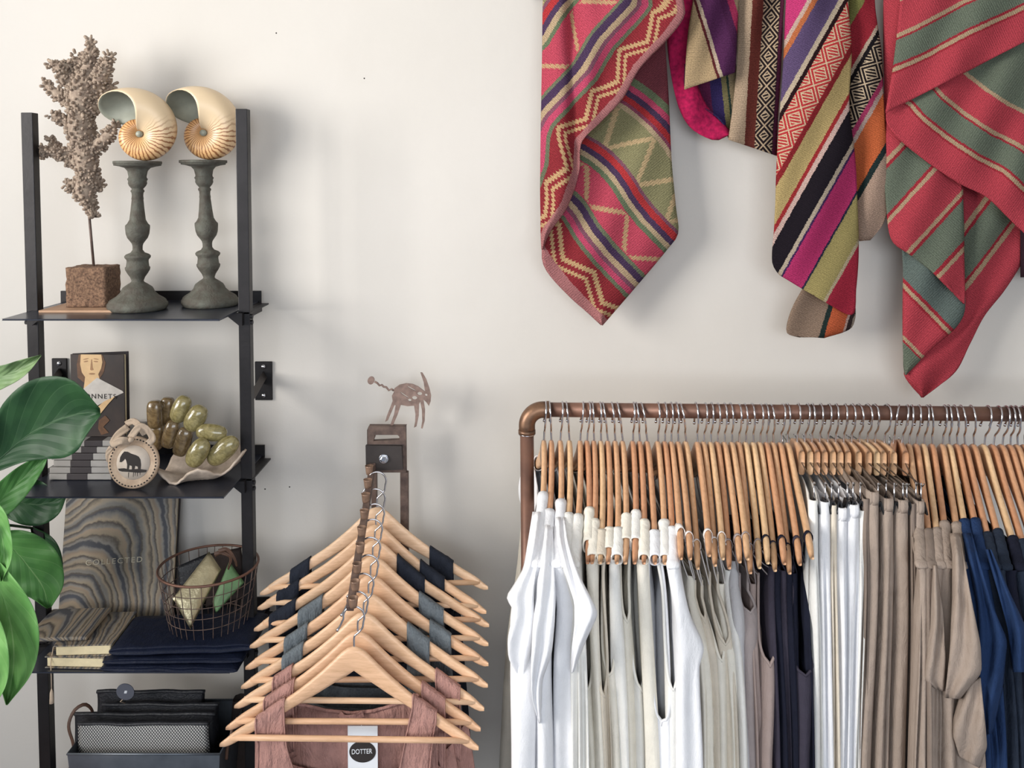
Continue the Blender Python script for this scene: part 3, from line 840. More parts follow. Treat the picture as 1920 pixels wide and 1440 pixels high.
# ================================================================== THIRD SHELF
z3 = ZS[2]
def marble_mat():
    m, nt, b = newmat('marbled_paper'); uv = tcoord(nt, 'UV')
    sx = nt.nodes.new('ShaderNodeSeparateXYZ'); nt.links.new(uv, sx.inputs[0])
    n1 = noise_n(nt, uv, 1.7, 2, .45); n2 = noise_n(nt, uv, 9, 4, .6)
    x = M(nt, 'SUBTRACT', sx.outputs[0], .08); y = sx.outputs[1]
    # rings grow from the lower left corner, then sweep upwards on the right
    y2 = M(nt, 'MULTIPLY', y, M(nt, 'ADD', .78, M(nt, 'MULTIPLY', x, -.55)))
    r = M(nt, 'SQRT', M(nt, 'ADD', M(nt, 'MULTIPLY', x, x), M(nt, 'MULTIPLY', y2, y2)))
    r = M(nt, 'ADD', r, M(nt, 'MULTIPLY', M(nt, 'SUBTRACT', n1, .5), .17))
    r = M(nt, 'ADD', r, M(nt, 'MULTIPLY', M(nt, 'SUBTRACT', n2, .5), .05))
    w = M(nt, 'FRACT', M(nt, 'MULTIPLY', r, 2.9))
    A, Bq, Cq, Dq, E, K = (128, 124, 118), (82, 74, 66), (150, 136, 116), (62, 64, 72), (148, 130, 110), (70, 62, 58)
    st = [(0, A), (.06, Cq), (.12, Bq), (.15, Cq), (.21, A), (.25, K), (.28, Cq), (.34, E), (.40, A), (.44, Dq), (.50, Dq), (.53, A), (.58, Bq), (.61, Cq), (.67, E), (.70, A), (.76, K), (.79, Cq), (.85, A), (.90, Dq), (.94, Bq), (.97, A), (1.0, A)]
    c = ramp(nt, w, [(p, lin(q)) for p, q in st])
    fine = noise_n(nt, uv, 3, 2, .5)
    r2 = M(nt, 'SINE', M(nt, 'MULTIPLY', r, 150.0))
    c = mix(nt, M(nt, 'MULTIPLY', M(nt, 'ADD', r2, 1.0), .10), c, lin((60, 54, 50)))
    nt.links.new(c, b.inputs['Base Color']); b.inputs['Roughness'].default_value = .5
    return m
MT['marble'] = marble_mat()
dG = 1.77
bl = P(106, 1190, dG-.01); br = P(320, 1190, dG-.01)
ztopB = P(200, 925, dG+.03).z
lean = math.atan2(.045, ztopB-z3)
rt = thing('marbled_album', 'large grey and tan marbled album lettered on its cover, leaning against the wall', 'book', ((bl.x+br.x)/2, Yd(dG), z3))
Rl = Matrix.Rotation(-lean, 3, 'X'); Hh = (ztopB-z3)/math.cos(lean); W = br.x-bl.x; T = .013
o0 = Vector(((bl.x+br.x)/2, Yd(dG-.004), z3+.0025))
mb = MB(); mb.box(o0+Rl @ Vector((0, .002+T/2, Hh/2)), (W/2-.003, T/2-.0015, Hh/2-.003), Rl); bevel(mb.build('page_block', MT['cream_pages'], rt, False), .001, 1)
mb = MB()
q = [o0+Rl @ Vector((sx*W/2, 0, zz)) for sx, zz in ((-1, 0), (1, 0), (1, Hh), (-1, Hh))]
qb = [p+Rl @ Vector((0, .0022, 0)) for p in q]
for p, u in zip(q+qb, [(0, 0), (1, 0), (1, 1.15), (0, 1.15)]*2): mb.vert(p, u)
for f in ((0, 1, 2, 3), (7, 6, 5, 4), (0, 4, 5, 1), (1, 5, 6, 2), (2, 6, 7, 3), (3, 7, 4, 0)): mb.face(f)
mb.build('front_cover', MT['marble'], rt, False)
mb = MB(); mb.box(o0+Rl @ Vector((0, T+.003, Hh/2)), (W/2, .0011, Hh/2), Rl); mb.build('back_cover', MT['dark_band'], rt, False)
exx = (Rl @ Vector((1, 0, 0)))*math.cos(.06)+(Rl @ Vector((0, 0, 1)))*math.sin(.06); eyy = Rl @ Vector((0, 0, 1)); enn = Rl @ Vector((0, -1, 0))
# find the point on the cover under pixel (160,1058)
def cover_pt(u, v):
    best = None
    for i in range(60):
        zz = Hh*i/59; p = o0+Rl @ Vector((0, 0, zz)); d = p.y-CAM.y; q = P(u, v, d)
        e = abs(q.z-p.z)
        if best is None or e < best[0]: best = (e, q)
    return best[1]
textmesh('title_lettering', 'COLLECTED', .0155, cover_pt(161, 1060)+enn*.0005, exx, eyy, enn, mat('pale_foil_lettering', (196, 188, 168), .4, .3, .1, 60), rt, 1.3, width=108*dG/F)

# wire basket
dW = 1.685
bc = Vector((P(392, 1100, dW).x, Yd(dW), z3)); RT, RB = .094, .062; HB = P(392, 1062, dW).z-z3
rt = thing('wire_basket', 'round rusty wire basket with pouches inside on the third shelf', 'basket', tuple(bc))
mb = MB()
def ring(r, z, n=48): return [bc+Vector((r*math.cos(2*PI*k/n), r*math.sin(2*PI*k/n), z)) for k in range(n)]
for k in range(7):
    t = k/7; mb.tube(ring(lerp(RB, RT, t**.8), .002+HB*t), .0008, 5, closed=True)
for k in range(32):
    a = 2*PI*k/32
    pts = [bc+Vector((lerp(RB, RT, t**.8)*math.cos(a+.04*math.sin(k)), lerp(RB, RT, t**.8)*math.sin(a+.04*math.sin(k)), .002+HB*t)) for t in (0, .15, .3, .5, .7, .85, 1)]
    mb.tube(pts, .0008, 5)
for k in range(-5, 6):
    x = RB*k/6; yy = math.sqrt(RB*RB-x*x)
    mb.tube([bc+Vector((x, -yy, .002)), bc+Vector((x, yy, .002))], .0008, 5); mb.tube([bc+Vector((-yy, x, .002)), bc+Vector((yy, x, .002))], .0008, 5)
mb.build('wire_mesh', MT['rust'], rt)
mb = MB(); mb.tube(ring(RT, HB+.003), .0026, 8, closed=True); mb.build('rim', MT['copper'], rt)
def pouch(name, label, cat, pts, d, th, mt, group=None, seed=0, tip=0):
    """soft flat pouch: px outline of 4 corners (tl,tr,br,bl), depth d"""
    c = [P(u, v, d+dd) for u, v, dd in pts]
    n = 14; mb = MB()
    for sgn in (-1, 1):
        rows = []
        for i in range(n+1):
            row = []
            for j in range(n+1):
                s, t = j/n, i/n
                p = (c[0]*(1-s)+c[1]*s)*(1-t)+(c[3]*(1-s)+c[2]*s)*t
                b = (math.sin(PI*s)*math.sin(PI*t))**.5
                p = p+Vector((0, sgn*th*b, 0))+Vector((0, 1, 0))*(.0016*noise.noise(Vector((s*4+seed, t*4, sgn)))*b)
                row.append(p)
            rows.append(row if sgn > 0 else row[::-1])
        mb.grid(rows)
    return tag(mb.build(name, mt, weld=True), label, cat, group)
pouch('gold_pouch', 'crinkled pale gold leather pouch slanting in the wire basket', 'pouch', [(392, 1034, .03), (415, 1068, .02), (357, 1180, -.045), (324, 1122, -.04)], 1.66, .009, MT['gold'])
pouch('green_pouch', 'green leather pouch tucked beside the gold pouch in the wire basket', 'pouch', [(430, 1052, .02), (458, 1092, .0), (405, 1150, -.03), (398, 1128, -.02)], 1.672, .008, MT['green_cloth'], seed=4)
pouch('brown_pouch', 'dark brown pouch sticking out at the back of the wire basket', 'pouch', [(395, 1038, .02), (452, 1026, .02), (464, 1120, -.01), (385, 1140, -.01)], 1.705, .009, MT['dark_cloth'], seed=8)
pouch('black_pouch', 'black pouch behind the gold pouch at the left of the wire basket', 'pouch', [(332, 1062, .0), (392, 1036, .02), (380, 1160, -.0), (345, 1165, -.01)], 1.715, .008, MT['black_leather'], seed=9)
# brown leaves / ribbon tips out of the basket
mb = MB()
for pts in ([(402, 1040), (415, 1036), (432, 1045), (428, 1068)], [(410, 1034), (425, 1030), (440, 1048), (444, 1062)]):
    ribbon(mb, [P(u, v, 1.66+.004*i) for i, (u, v) in enumerate(pts)], (.009, .003), wav=.001)
tag(solid(mb.build('leather_cord', MT['leather_brown']), .001), 'curled tan leather cord on top of the basket pouches', 'cord')

# notebooks at the left front
dN = D1+.004
def notebook(label, u0, u1, vtop, vbot, drop, mtop, group):
    x0 = P(u0, vbot, dN).x; x1 = P(u1, vbot, dN).x; zb_ = P(u0, vbot, dN).z; zt_ = P(u0, vtop, dN).z
    return x0, x1, zb_, zt_
nb_z = z3+.0006
for i, (u0, u1, h, lab, yw) in enumerate(((84, 196, 23, 'lower cream-paged notebook with rounded covers on the third shelf', -2), (98, 203, 23, 'upper cream-paged notebook with a marbled cover on the third shelf', 3))):
    x0 = P(u0, 1250, dN).x; x1 = P(u1, 1250, dN).x; hz = h*dN/F; R = Matrix.Rotation(math.radians(yw), 3, 'Z')
    c = Vector(((x0+x1)/2, Yd(dN+.066), nb_z+hz/2))
    rt = thing('notebook', lab, 'notebook', (c.x, c.y, nb_z), 'pair of handmade notebooks')
    mb = MB(); mb.box(c, ((x1-x0)/2-.002, .060, hz/2-.0022), R); bevel(mb.build('pages', MT['cream_pages'], rt, False), .002)
    for sg in (-1, 1):
        mb = MB(); mb.box(c+Vector((0, 0, sg*(hz/2-.0011))), ((x1-x0)/2+.001, .063, .0011), R)
        for k in range(8): mb.uv[k] = ((.1 if mb.v[k].x < c.x else .9), (.1 if mb.v[k].y < c.y else .9))
        bevel(mb.build('cover', MT['marble'], rt, False), .0008, 1)
    nb_z += hz+.0003
    if i == 1:
        m2 = MB(); px = c.x-(x1-x0)/2-.002
        m2.tube([(px, c.y-.03, c.z+hz/2), (px-.004, c.y-.05, c.z), (px-.003, c.y-.062, c.z-hz/2-.012), (px+.002, c.y-.070, c.z-hz-.022), (px+.003, c.y-.072, c.z-hz-.050)], .0009, 6)
        m2.lathe([(.0006, .012), (.003, .004), (.0036, -.006), (.0042, -.016)], (px+.003, c.y-.072, c.z-hz-.055), 10)
        m2.build('tassel', MT['linen_bow'], rt)
# marbled box lid edge behind the notebooks
x0 = P(94, 1200, 1.70).x; x1 = P(204, 1200, 1.70).x
mb = MB(); mb.box(((x0+x1)/2-.002, Yd(1.665), nb_z+.0045), ((x1-x0)/2, .058, .0042), Matrix.Rotation(math.radians(3), 3, 'Z'))
for k in range(8): mb.uv[k] = ((0 if mb.v[k].x < (x0+x1)/2 else 1), .2+(.25 if mb.v[k].z > nb_z+.008 else 0)+(.25 if mb.v[k].y > Yd(1.665) else 0))
tag(bevel(mb.build('marbled_notebook', MT['marble'], None, False), .004, 3), 'thick marbled notebook on top of the cream-paged pair', 'notebook')
# folded navy pouches
zz = z3+.0006
for i, (u0, u1, hpx, dd, lab, yw, ofs) in enumerate(((186, 446, 17, .0, 'lowest navy folded pouch, longest of the pile on the third shelf', -1.5, 0), (190, 452, 16, .005, 'middle navy folded pouch on the third shelf', 1.0, .003), (202, 468, 26, .012, 'top navy folded pouch with its flap up on the third shelf', 3.5, .006))):
    dF = D1-.012+dd; hz = hpx*dF/F*.82
    x0 = P(u0, 1250, dF).x; x1 = P(u1, 1250, dF).x
    R = Matrix.Rotation(math.radians(yw), 3, 'Z'); c = Vector(((x0+x1)/2, Yd(dF+.066), zz+hz/2))
    # soft pillow with layered folds
    N1, N2 = 40, 40; mb = MB(); rows = []
    for a_ in range(N1+1):
        x = -1+2*a_/N1; row = []
        for b_ in range(N2):
            a = 2*PI*b_/N2
            cy, cz_ = math.cos(a), math.sin(a)
            sy = math.copysign(abs(cy)**.35, cy); sz = math.copysign(abs(cz_)**.7, cz_)
            edge = (1-abs(x)**8)**.5 if abs(x) < 1 else 0
            fold = 1-.20*abs(math.sin(a*1.0))*0
            p = Vector((x*(x1-x0)/2, sy*.064*(1+.02*noise.noise(Vector((x*3, i, 0)))), sz*hz/2*(.25+.75*edge)+.0016*noise.noise(Vector((x*3, cy*2, i*3)))))
            if cy < -.6: p.y += .004*math.cos(sz*PI*1.0)   # crease line along the front
            row.append(c+R @ p)
        rows.append(row)
    mb.grid(rows, wrap=True)
    b0 = 0; mb.face(list(range(N2))[::-1]); mb.face([N1*N2+k for k in range(N2)])
    tag(mb.build('folded_pouch', MT['navy_cloth']), lab, 'pouch', 'navy folded pouches')
    zz += hz+.0004
# ================================================================== BOTTOM SHELF: TUB
z4 = ZS[3]
dT = 1.585
xa, xb = P(126, 1414, dT).x, P(412, 1414, dT).x
ztub = P(200, 1414, dT).z; y0, y1 = Yd(dT), Yd(dT+.17)
rt = thing('zinc_tub', 'grey zinc tub with brown leather loop handles holding black woven pouches', 'tub', ((xa+xb)/2, (y0+y1)/2, z4))
mb = MB(); sh = .012; t = .0015
top = [(xa, y0), (xb, y0), (xb, y1), (xa, y1)]; bot = [(xa+sh, y0+sh), (xb-sh, y0+sh), (xb-sh, y1-sh), (xa+sh, y1-sh)]
for (x, y) in bot: mb.vert((x, y, z4+.002))
for (x, y) in top: mb.vert((x, y, ztub))
for k in range(4): mb.face((k, (k+1) % 4, 4+(k+1) % 4, 4+k))
mb.face((3, 2, 1, 0))
solid(mb.build('tub_body', MT['zinc'], rt, False), .0015, -1)
mb = MB(); mb.tube([Vector((x, y, ztub)) for x, y in top], .0022, 8, closed=True); mb.build('rolled_rim', MT['zinc'], rt)
for (ux, sgn) in ((0, -1), (1, 1)):
    xx = (xa if sgn < 0 else xb); ym = Yd(dT+.03)
    pts = [Vector((xx+sgn*.002, ym, ztub-.03)), Vector((xx+sgn*.004, ym, ztub)), Vector((xx+sgn*.012, ym+.0, ztub+.035)), Vector((xx+sgn*.006, ym+.01, ztub+.058)), Vector((xx-sgn*.008, ym+.02, ztub+.064)), Vector((xx-sgn*.016, ym+.03, ztub+.05)), Vector((xx-sgn*.010, ym+.05, ztub+.02)), Vector((xx-sgn*.004, ym+.06, ztub-.02))]
    if sgn > 0: pts = [Vector((xx+.002, ym, ztub-.03)), Vector((xx+.006, ym, ztub)), Vector((xx+.012, ym, ztub+.016)), Vector((xx+.008, ym+.02, ztub+.03)), Vector((xx+.003, ym+.05, ztub+.0))]
    MB().tube(smoothpath(pts, 30), .0032, 8, flat=.6).build('leather_handle', MT['leather_brown'], rt)
def weave_mat():
    m, nt, b = newmat('woven_herringbone_leather'); uv = tcoord(nt, 'UV'); sx = nt.nodes.new('ShaderNodeSeparateXYZ'); nt.links.new(uv, sx.inputs[0])
    x = M(nt, 'MULTIPLY', sx.outputs[0], 46.0); y = M(nt, 'MULTIPLY', sx.outputs[1], 15.0)
    a = M(nt, 'FRACT', M(nt, 'ADD', x, y)); c = M(nt, 'FRACT', M(nt, 'MULTIPLY', M(nt, 'SUBTRACT', x, y), 1.0))
    f = M(nt, 'MULTIPLY', M(nt, 'GREATER_THAN', a, .38), M(nt, 'GREATER_THAN', c, .30))
    nt.links.new(mix(nt, f, lin((48, 48, 52)), lin((196, 194, 190))), b.inputs['Base Color']); b.inputs['Roughness'].default_value = .5
    bump(nt, b, f, .6, .002)
    return m
MT['weave'] = weave_mat()
def woven(label, ul, ur, vt, vb, d, th, front, tag_disc=False, seed=0, rim=True, group='black woven leather pouches in the tub'):
    x0, x1 = P(ul, vt, d).x, P(ur, vt, d).x; zt_ = P(ul, vt, d).z; zb_ = P(ul, vb, d).z
    rt = thing('woven_pouch', label, 'pouch', ((x0+x1)/2, Yd(d), zb_), group)
    n = 26; mb = MB()
    for sg in (-1, 1):
        rows = []; uvs = []
        for i in range(9):
            row = []; uu = []
            for j in range(n+1):
                s = j/n; t_ = i/8
                bulge = math.sin(PI*s)**.4*(.35+.65*math.sin(PI*min(1, .12+t_*.8)))
                row.append(Vector((lerp(x0, x1, s)+.002*noise.noise(Vector((t_*3, seed, s))), Yd(d)+sg*th*bulge, lerp(zt_, zb_, t_)+.003*noise.noise(Vector((s*4, seed, 0)))*(1-t_)))); uu.append((s, 1-t_))
            rows.append(row if sg > 0 else row[::-1]); uvs.append(uu if sg > 0 else uu[::-1])
        mb.grid(rows, uvs)
    mb.build('pouch_body', front, rt, weld=True)
    m2 = MB(); L = []
    for j in range(n+1):
        s = j/n; L.append(Vector((lerp(x0, x1, s), Yd(d), zt_+.0015+.003*noise.noise(Vector((s*4, seed, 0))))))
    m2.tube(L, .0042, 8, flat=.8); m2.build('bound_edge', MT['black_leather'], rt)
    return rt, x0, x1, zt_
woven('woven pouch at the back of the tub, standing highest', 182, 384, 1298, 1400, 1.70, .007, MT['black_leather'], seed=1)
woven('plain black pouch just behind the second row in the tub', 192, 410, 1322, 1420, 1.675, .007, MT['black_leather'], seed=2)
woven('black ribbed pouch directly behind the grey herringbone pouch', 140, 404, 1340, 1440, 1.65, .007, MT['black_leather'], seed=3)
woven('grey herringbone woven pouch with black edging at the front of the tub', 146, 392, 1358, 1450, 1.615, .008, MT['weave'], seed=4)
c = P(235, 1297, 1.655); Rf = Matrix.Rotation(PI/2+.1, 3, 'X')
rt = thing('hang_tag', 'round grey hang tag with a small white square on the rear pouch', 'tag', tuple(c))
mb = MB(); mb.lathe([(.0001, -.0007), (.0172, -.0007), (.0172, .0007), (.0001, .0007)], c, 36, Rf, cap=False); mb.build('card_disc', MT['disc'], rt, False)
mb = MB()
for dx in (-1, 0, 1):
    for dy in (-1, 0, 1):
        mb.box(c+Rf @ Vector((.001+dx*.0017+.0006*dy, dy*.0019, .0010)), (.0007, .0008, .0003), Rf)
mb.build('printed_mark', MT['white_card'], rt, False)
MB().tube([c+Vector((-.004, .002, -.014)), c+Vector((-.012, .004, -.022)), c+Vector((-.006, .012, -.03))], .0008, 6).build('string', MT['linen_bow'], rt)
# dark bag at the far right of the bottom shelf
x0, x1 = P(428, 1400, 1.72).x, P(484, 1400, 1.72).x
mb = MB(); rows = []
for i in range(13):
    t = i/12; row = []
    for j in range(28):
        a = 2*PI*j/28
        row.append(Vector((lerp(x0, x1, .5)+(x1-x0)/2*math.copysign(abs(math.cos(a))**.5, math.cos(a))*(.86+.14*t), Yd(1.745)+.05*math.copysign(abs(math.sin(a))**.5, math.sin(a))*(.3+.7*t**.5), lerp(P(450, 1322, 1.72).z, z4+.002, t)+.006*noise.noise(Vector((math.cos(a)*2, t*2, 3)))*(1-t))))
    rows.append(row)
mb.grid(rows, wrap=True); mb.face(list(range(28)))
mb.face([12*28+k for k in range(28)][::-1])
tag(mb.build('dark_bag', MT['dark_cloth']), 'dark cloth bag standing on the bottom shelf to the right of the tub', 'bag')
# ================================================================== HANGERS
def drop_top(s):      # height of the arm's upper edge below the neck top, s = 0..1 along the half width
    xs = [0, .05, .09, .165, .28, .45, .58, .75, .90, 1.0]; ys = [0, .003, .009, .026, .050, .080, .098, .121, .139, .156]
    return sinterp(xs, ys, s)
def drop_bot(s):
    xs = [0, .08, .16, .28, .45, .58, .75, .90, .97, 1.0]; ys = [.047, .060, .070, .086, .106, .122, .142, .159, .163, .160]
    return sinterp(xs, ys, s)
HW = .2215
def contour(s, amt): return -amt*abs(s)**1.6
def hanger_meshes(amt, zs, th):
    mb = MB(); rows = []; K = 12; N = 25
    for i in range(-N, N+1):
        s = abs(i)/N; s = s**.92
        x = math.copysign(s, i)*HW
        zt_, zb_ = -drop_top(s)*zs, -drop_bot(s)*zs
        if s > .985: zm = (zt_+zb_)/2; zt_ = zm+.0025; zb_ = zm-.0025
        hz = (zt_-zb_)/2; zc = (zt_+zb_)/2; t = th*(1 if s < .9 else 1-.45*(s-.9)/.1)
        row = []
        for k in range(K):
            a = 2*PI*k/K; ca, sa = math.cos(a), math.sin(a)
            row.append(Vector((x, contour(s, amt)+math.copysign(abs(ca)**.55, ca)*t, zc+math.copysign(abs(sa)**.7, sa)*hz)))
        rows.append(row)
    mb.grid(rows, wrap=True); b = 0
    mb.face(list(range(K))); mb.face([2*N*K+k for k in range(K)][::-1])
    body = mb
    hk = MB(); R = .0185; cz = .052; pts = [(0, -.004), (0, .012), (.001, .018), (.008, .024), (.0150, .033)]
    for q in range(0, 15):
        a = math.radians(-25+q*(215/14)); pts.append((R*math.cos(a), cz+R*math.sin(a)))
    pts += [(-.0205, .044), (-.0235, .037), (-.0285, .029)]
    hk.tube(smoothpath([Vector((x, 0, z)) for x, z in pts], 44), .0018, 8)
    hk.tube([Vector((-.0278, 0, .030)), Vector((-.0300, 0, .0262))], .0025, 8)
    bar = MB(); zz = -.148*zs; xx = HW*.93
    L = [Vector((x*xx, contour(x*.93, amt), zz-.004*math.cos(x*1.4))) for x in [q/10 for q in range(-10, 11)]]
    L = [Vector((x*xx, contour(.93, amt)*1.0, zz)) for x in (-1, -.5, 0, .5, 1)]
    bar.tube(L, .0052, 10)
    return body, hk, bar
def hook_dy(ob, dy):  # lean of the hook
    ob.rotation_euler.x = dy
proto = {}
for key, amt, zs, th, wd in (('front', .048, .94, .0062, MT['wood']), ('side', .022, .82, .0052, MT['wood_side'])):
    b_, h_, r_ = hanger_meshes(amt, zs, th)
    rt = thing('wooden_hanger', 'x', 'hanger', (0, 0, 0))
    o1 = b_.build('shoulder_bar', wd, rt, local=True)
    o2 = h_.build('hook', MT['chrome'], rt, local=True)
    if key == 'front': r_.build('trouser_bar', wd, rt, local=True)
    proto[key] = rt
used = {'front': False, 'side': False}
def place_hanger(key, loc, rotz, label, group, hooktilt=0.0):
    if not used[key]: used[key] = True; r = proto[key]
    else:
        src = proto[key]; r = src.copy(); col.objects.link(r)
        for ch in [c for c in src.children]:
            c = ch.copy(); col.objects.link(c); c.parent = r
    r.location = loc; r.rotation_euler = (0, 0, rotz); r['_o'] = tuple(loc)
    tag(r, label, 'hanger', group)
    bpy.context.view_layer.update()
    for c in r.children:
        if c.name.startswith('hook'): c.rotation_euler.x = hooktilt
    return r

# ================================================================== WATERFALL STAND
DS = 1.765
rt = thing('display_stand', 'slim rusty steel stand with a slotted head, bolted plate and sloping arm', 'stand', (P(726, 900, DS).x, Yd(DS), 0))
s1 = DS/F/3.273
def zp(l, cx=410, cy=600): return [((x-cx)*s1, (cy-y)*s1) for x, y in l]
org = P(600+410/3.273, 660+600/3.273, DS)
mb = MB(); mb.prism([zp([(292, 470), (304, 447), (530, 447), (532, 735), (292, 735)]), zp([(340, 502), (480, 502), (490, 512), (490, 532), (330, 540), (338, 520)]) , zp([(338, 600), (488, 600), (488, 700), (338, 700)])], org, (1, 0, 0), (0, 0, 1), (0, -1, 0), .014)
bevel(mb.build('slotted_head', MT['rust'], rt, False), .001)
mb = MB(); mb.prism([zp([(288, 562), (508, 562), (512, 708), (290, 716)])], org+Vector((0, -.011, 0)), (1, 0, 0), (0, 0, 1), (0, -1, 0), .006); bevel(mb.build('clamp_plate', MT['steel_in'], rt, False), .001)
bo = org+Vector(((398-410)*s1, -.017, (600-640)*s1)); mb = MB(); mb.lathe([(.0072, 0), (.0072, .005), (.0050, .006)], bo, 6, Matrix.Rotation(PI/2, 3, 'X')); mb.lathe([(.0095, -.0012), (.0095, .0008)], bo, 20, Matrix.Rotation(PI/2, 3, 'X')); bevel(mb.build('hex_bolt', MT['chrome'], rt, False), .0005)
for (ua, ub) in ((697, 707), (751, 766)):
    x0 = P(ua, 900, DS).x; x1 = P(ub, 900, DS).x; zt_ = P(700, 884, DS).z+.0
    mb = MB(); mb.box(((x0+x1)/2, Yd(DS), zt_/2), ((x1-x0)/2, .007, zt_/2)); bevel(mb.build('upright', MT['rust'], rt, False), .001)
xm = P(728, 900, DS).x
mb = MB(); mb.box((xm, Yd(DS)-.1, .006), (.14, .2, .006)); bevel(mb.build('foot_plate', MT['rust'], rt, False), .002)
# sloping arm
A0 = P(699, 872, 1.752); A1 = P(656, 1142, 1.475)
dirv = (A1-A0).normalized(); sx_ = Vector((1, 0, 0)); nx = dirv.cross(sx_).normalized()
Rb = Matrix((sx_, dirv, sx_.cross(dirv))).transposed()
mb = MB(); Lb = (A1-A0).length; mb.box((A0+A1)/2, (.0062, Lb/2, .0062), Rb); bevel(mb.build('sloping_arm', MT['rust'], rt, False), .0008)
CUP = [(689, 879), (686, 905), (682, 932), (679, 963), (674, 995), (671, 1027), (665, 1064), (661, 1097), (657, 1130)]
def on_arm(v):
    lo, hi = 0.0, 1.0
    for _ in range(30):
        m_ = (lo+hi)/2
        if PX(A0.lerp(A1, m_))[1] < v: lo = m_
        else: hi = m_
    return A0.lerp(A1, (lo+hi)/2)
for i, (u, v) in enumerate(CUP):
    c = on_arm(v+13)+Vector((0, 0, .0)); c.x = (u+.5-CU)/F*(c.y-CAM.y)
    mb = MB(); mb.lathe([(.0001, .000), (.0062, .000), (.0070, .004), (.0082, .015), (.0088, .0172), (.0078, .0168), (.0062, .006), (.0001, .004)], c+Vector((0, 0, .0035)), 24, cap=False)
    mb.build('cup_pin', MT['bronze'], rt)

# animal figurine
DA = DS-.002
rt = thing('steel_animal_figurine', 'flat cut rusty steel animal with a horn and coiled tail on top of the stand', 'figurine', tuple(P(600+438/3.273, 660+452/3.273, DA)))
AO = [(455, 240), (458, 218), (490, 195), (530, 186), (570, 190), (605, 205), (648, 238), (640, 180), (620, 118), (632, 120), (655, 160), (674, 215), (685, 262), (682, 300), (672, 327), (655, 302), (637, 286), (647, 350), (645, 420), (632, 468), (622, 466), (630, 420), (628, 350), (618, 300), (610, 318), (608, 390), (594, 455), (578, 462), (586, 425), (588, 380), (580, 325), (540, 328), (498, 320), (478, 380), (452, 440), (447, 452), (434, 452), (434, 440), (455, 380), (466, 322), (458, 322), (440, 365), (418, 416), (400, 426), (412, 385), (436, 325), (447, 295), (443, 262)]
holes = [ell(615, 250, 15, 11, 12), ell(655, 258, 8, 8, 10), ell(583, 276, 16, 12, 12), ell(553, 290, 11, 9, 10), ell(565, 218, 34, 4, 12, rot=.5), ell(520, 258, 34, 4, 12, rot=.62)]
holes = [h[::-1] for h in holes]
mb = MB(); mb.prism([zp(AO)]+[zp(h) for h in holes], org+Vector((0, .002, 0)), (1, 0, 0), (0, 0, 1), (0, -1, 0), .0035)
mb.build('body', MT['iron_cut'], rt, False)
mb = MB(); tp = [(455, 232), (440, 222), (424, 230), (408, 210), (392, 208), (380, 196), (366, 200), (352, 184), (336, 176)]
q = [org+Vector((x, .002, z)) for x, z in zp(tp)]; mb.tube(q, .0022, 6)
mb.build('tail', MT['iron_cut'], rt)
mb = MB(); mb.prism([zp(ell(314, 168, 21, 25, 24, rot=.3))], org+Vector((0, .002, 0)), (1, 0, 0), (0, 0, 1), (0, -1, 0), .0035); mb.build('tail_disc', MT['iron_cut'], rt, False)

# front hangers, back to front
FH = [(707, 950), (705, 983), (703, 1012), (699, 1042), (695, 1077), (691, 1111), (682, 1147), (671, 1182), (664, 1211)]
ords = ['farthest back', 'second from the back', 'third from the back', 'fourth from the back', 'in the middle', 'fourth from the front', 'third from the front', 'second from the front', 'nearest the viewer']
YAW = [3, -2, 2, 1, 1.5, .5, -1, -.5, -1.2]
DF = [1.724-.0282*i for i in range(9)]
FHp = []
gl = ['navy straps', 'navy straps', 'navy straps', 'grey straps', 'grey straps', 'grey-blue straps', 'mostly hidden pink straps', 'dusty pink straps', 'the dusty pink dress']
for i, (u, v) in enumerate(FH):
    p = P(u, v, DF[i]); FHp.append(p)
    place_hanger('front', p, math.radians(YAW[i]), 'pale wooden hanger, %s on the sloping arm, with %s' % (ords[i], gl[i]), 'wooden hangers on the sloping arm')
def arm_pt(i, s):
    """top of hanger i's arm at signed fraction s of the half width"""
    a = abs(s); q = Vector((s*HW, contour(a, .048), -drop_top(a)*.94)); R = Matrix.Rotation(math.radians(YAW[i]), 3, 'Z')
    return FHp[i]+R @ q
def arm_h(s): return (drop_bot(abs(s))-drop_top(abs(s)))*.94
def s_for_px(i, u):
    lo, hi = -1.0, 1.0
    for _ in range(30):
        m_ = (lo+hi)/2
        if PX(arm_pt(i, m_))[0] < u: lo = m_
        else: hi = m_
    return (lo+hi)/2
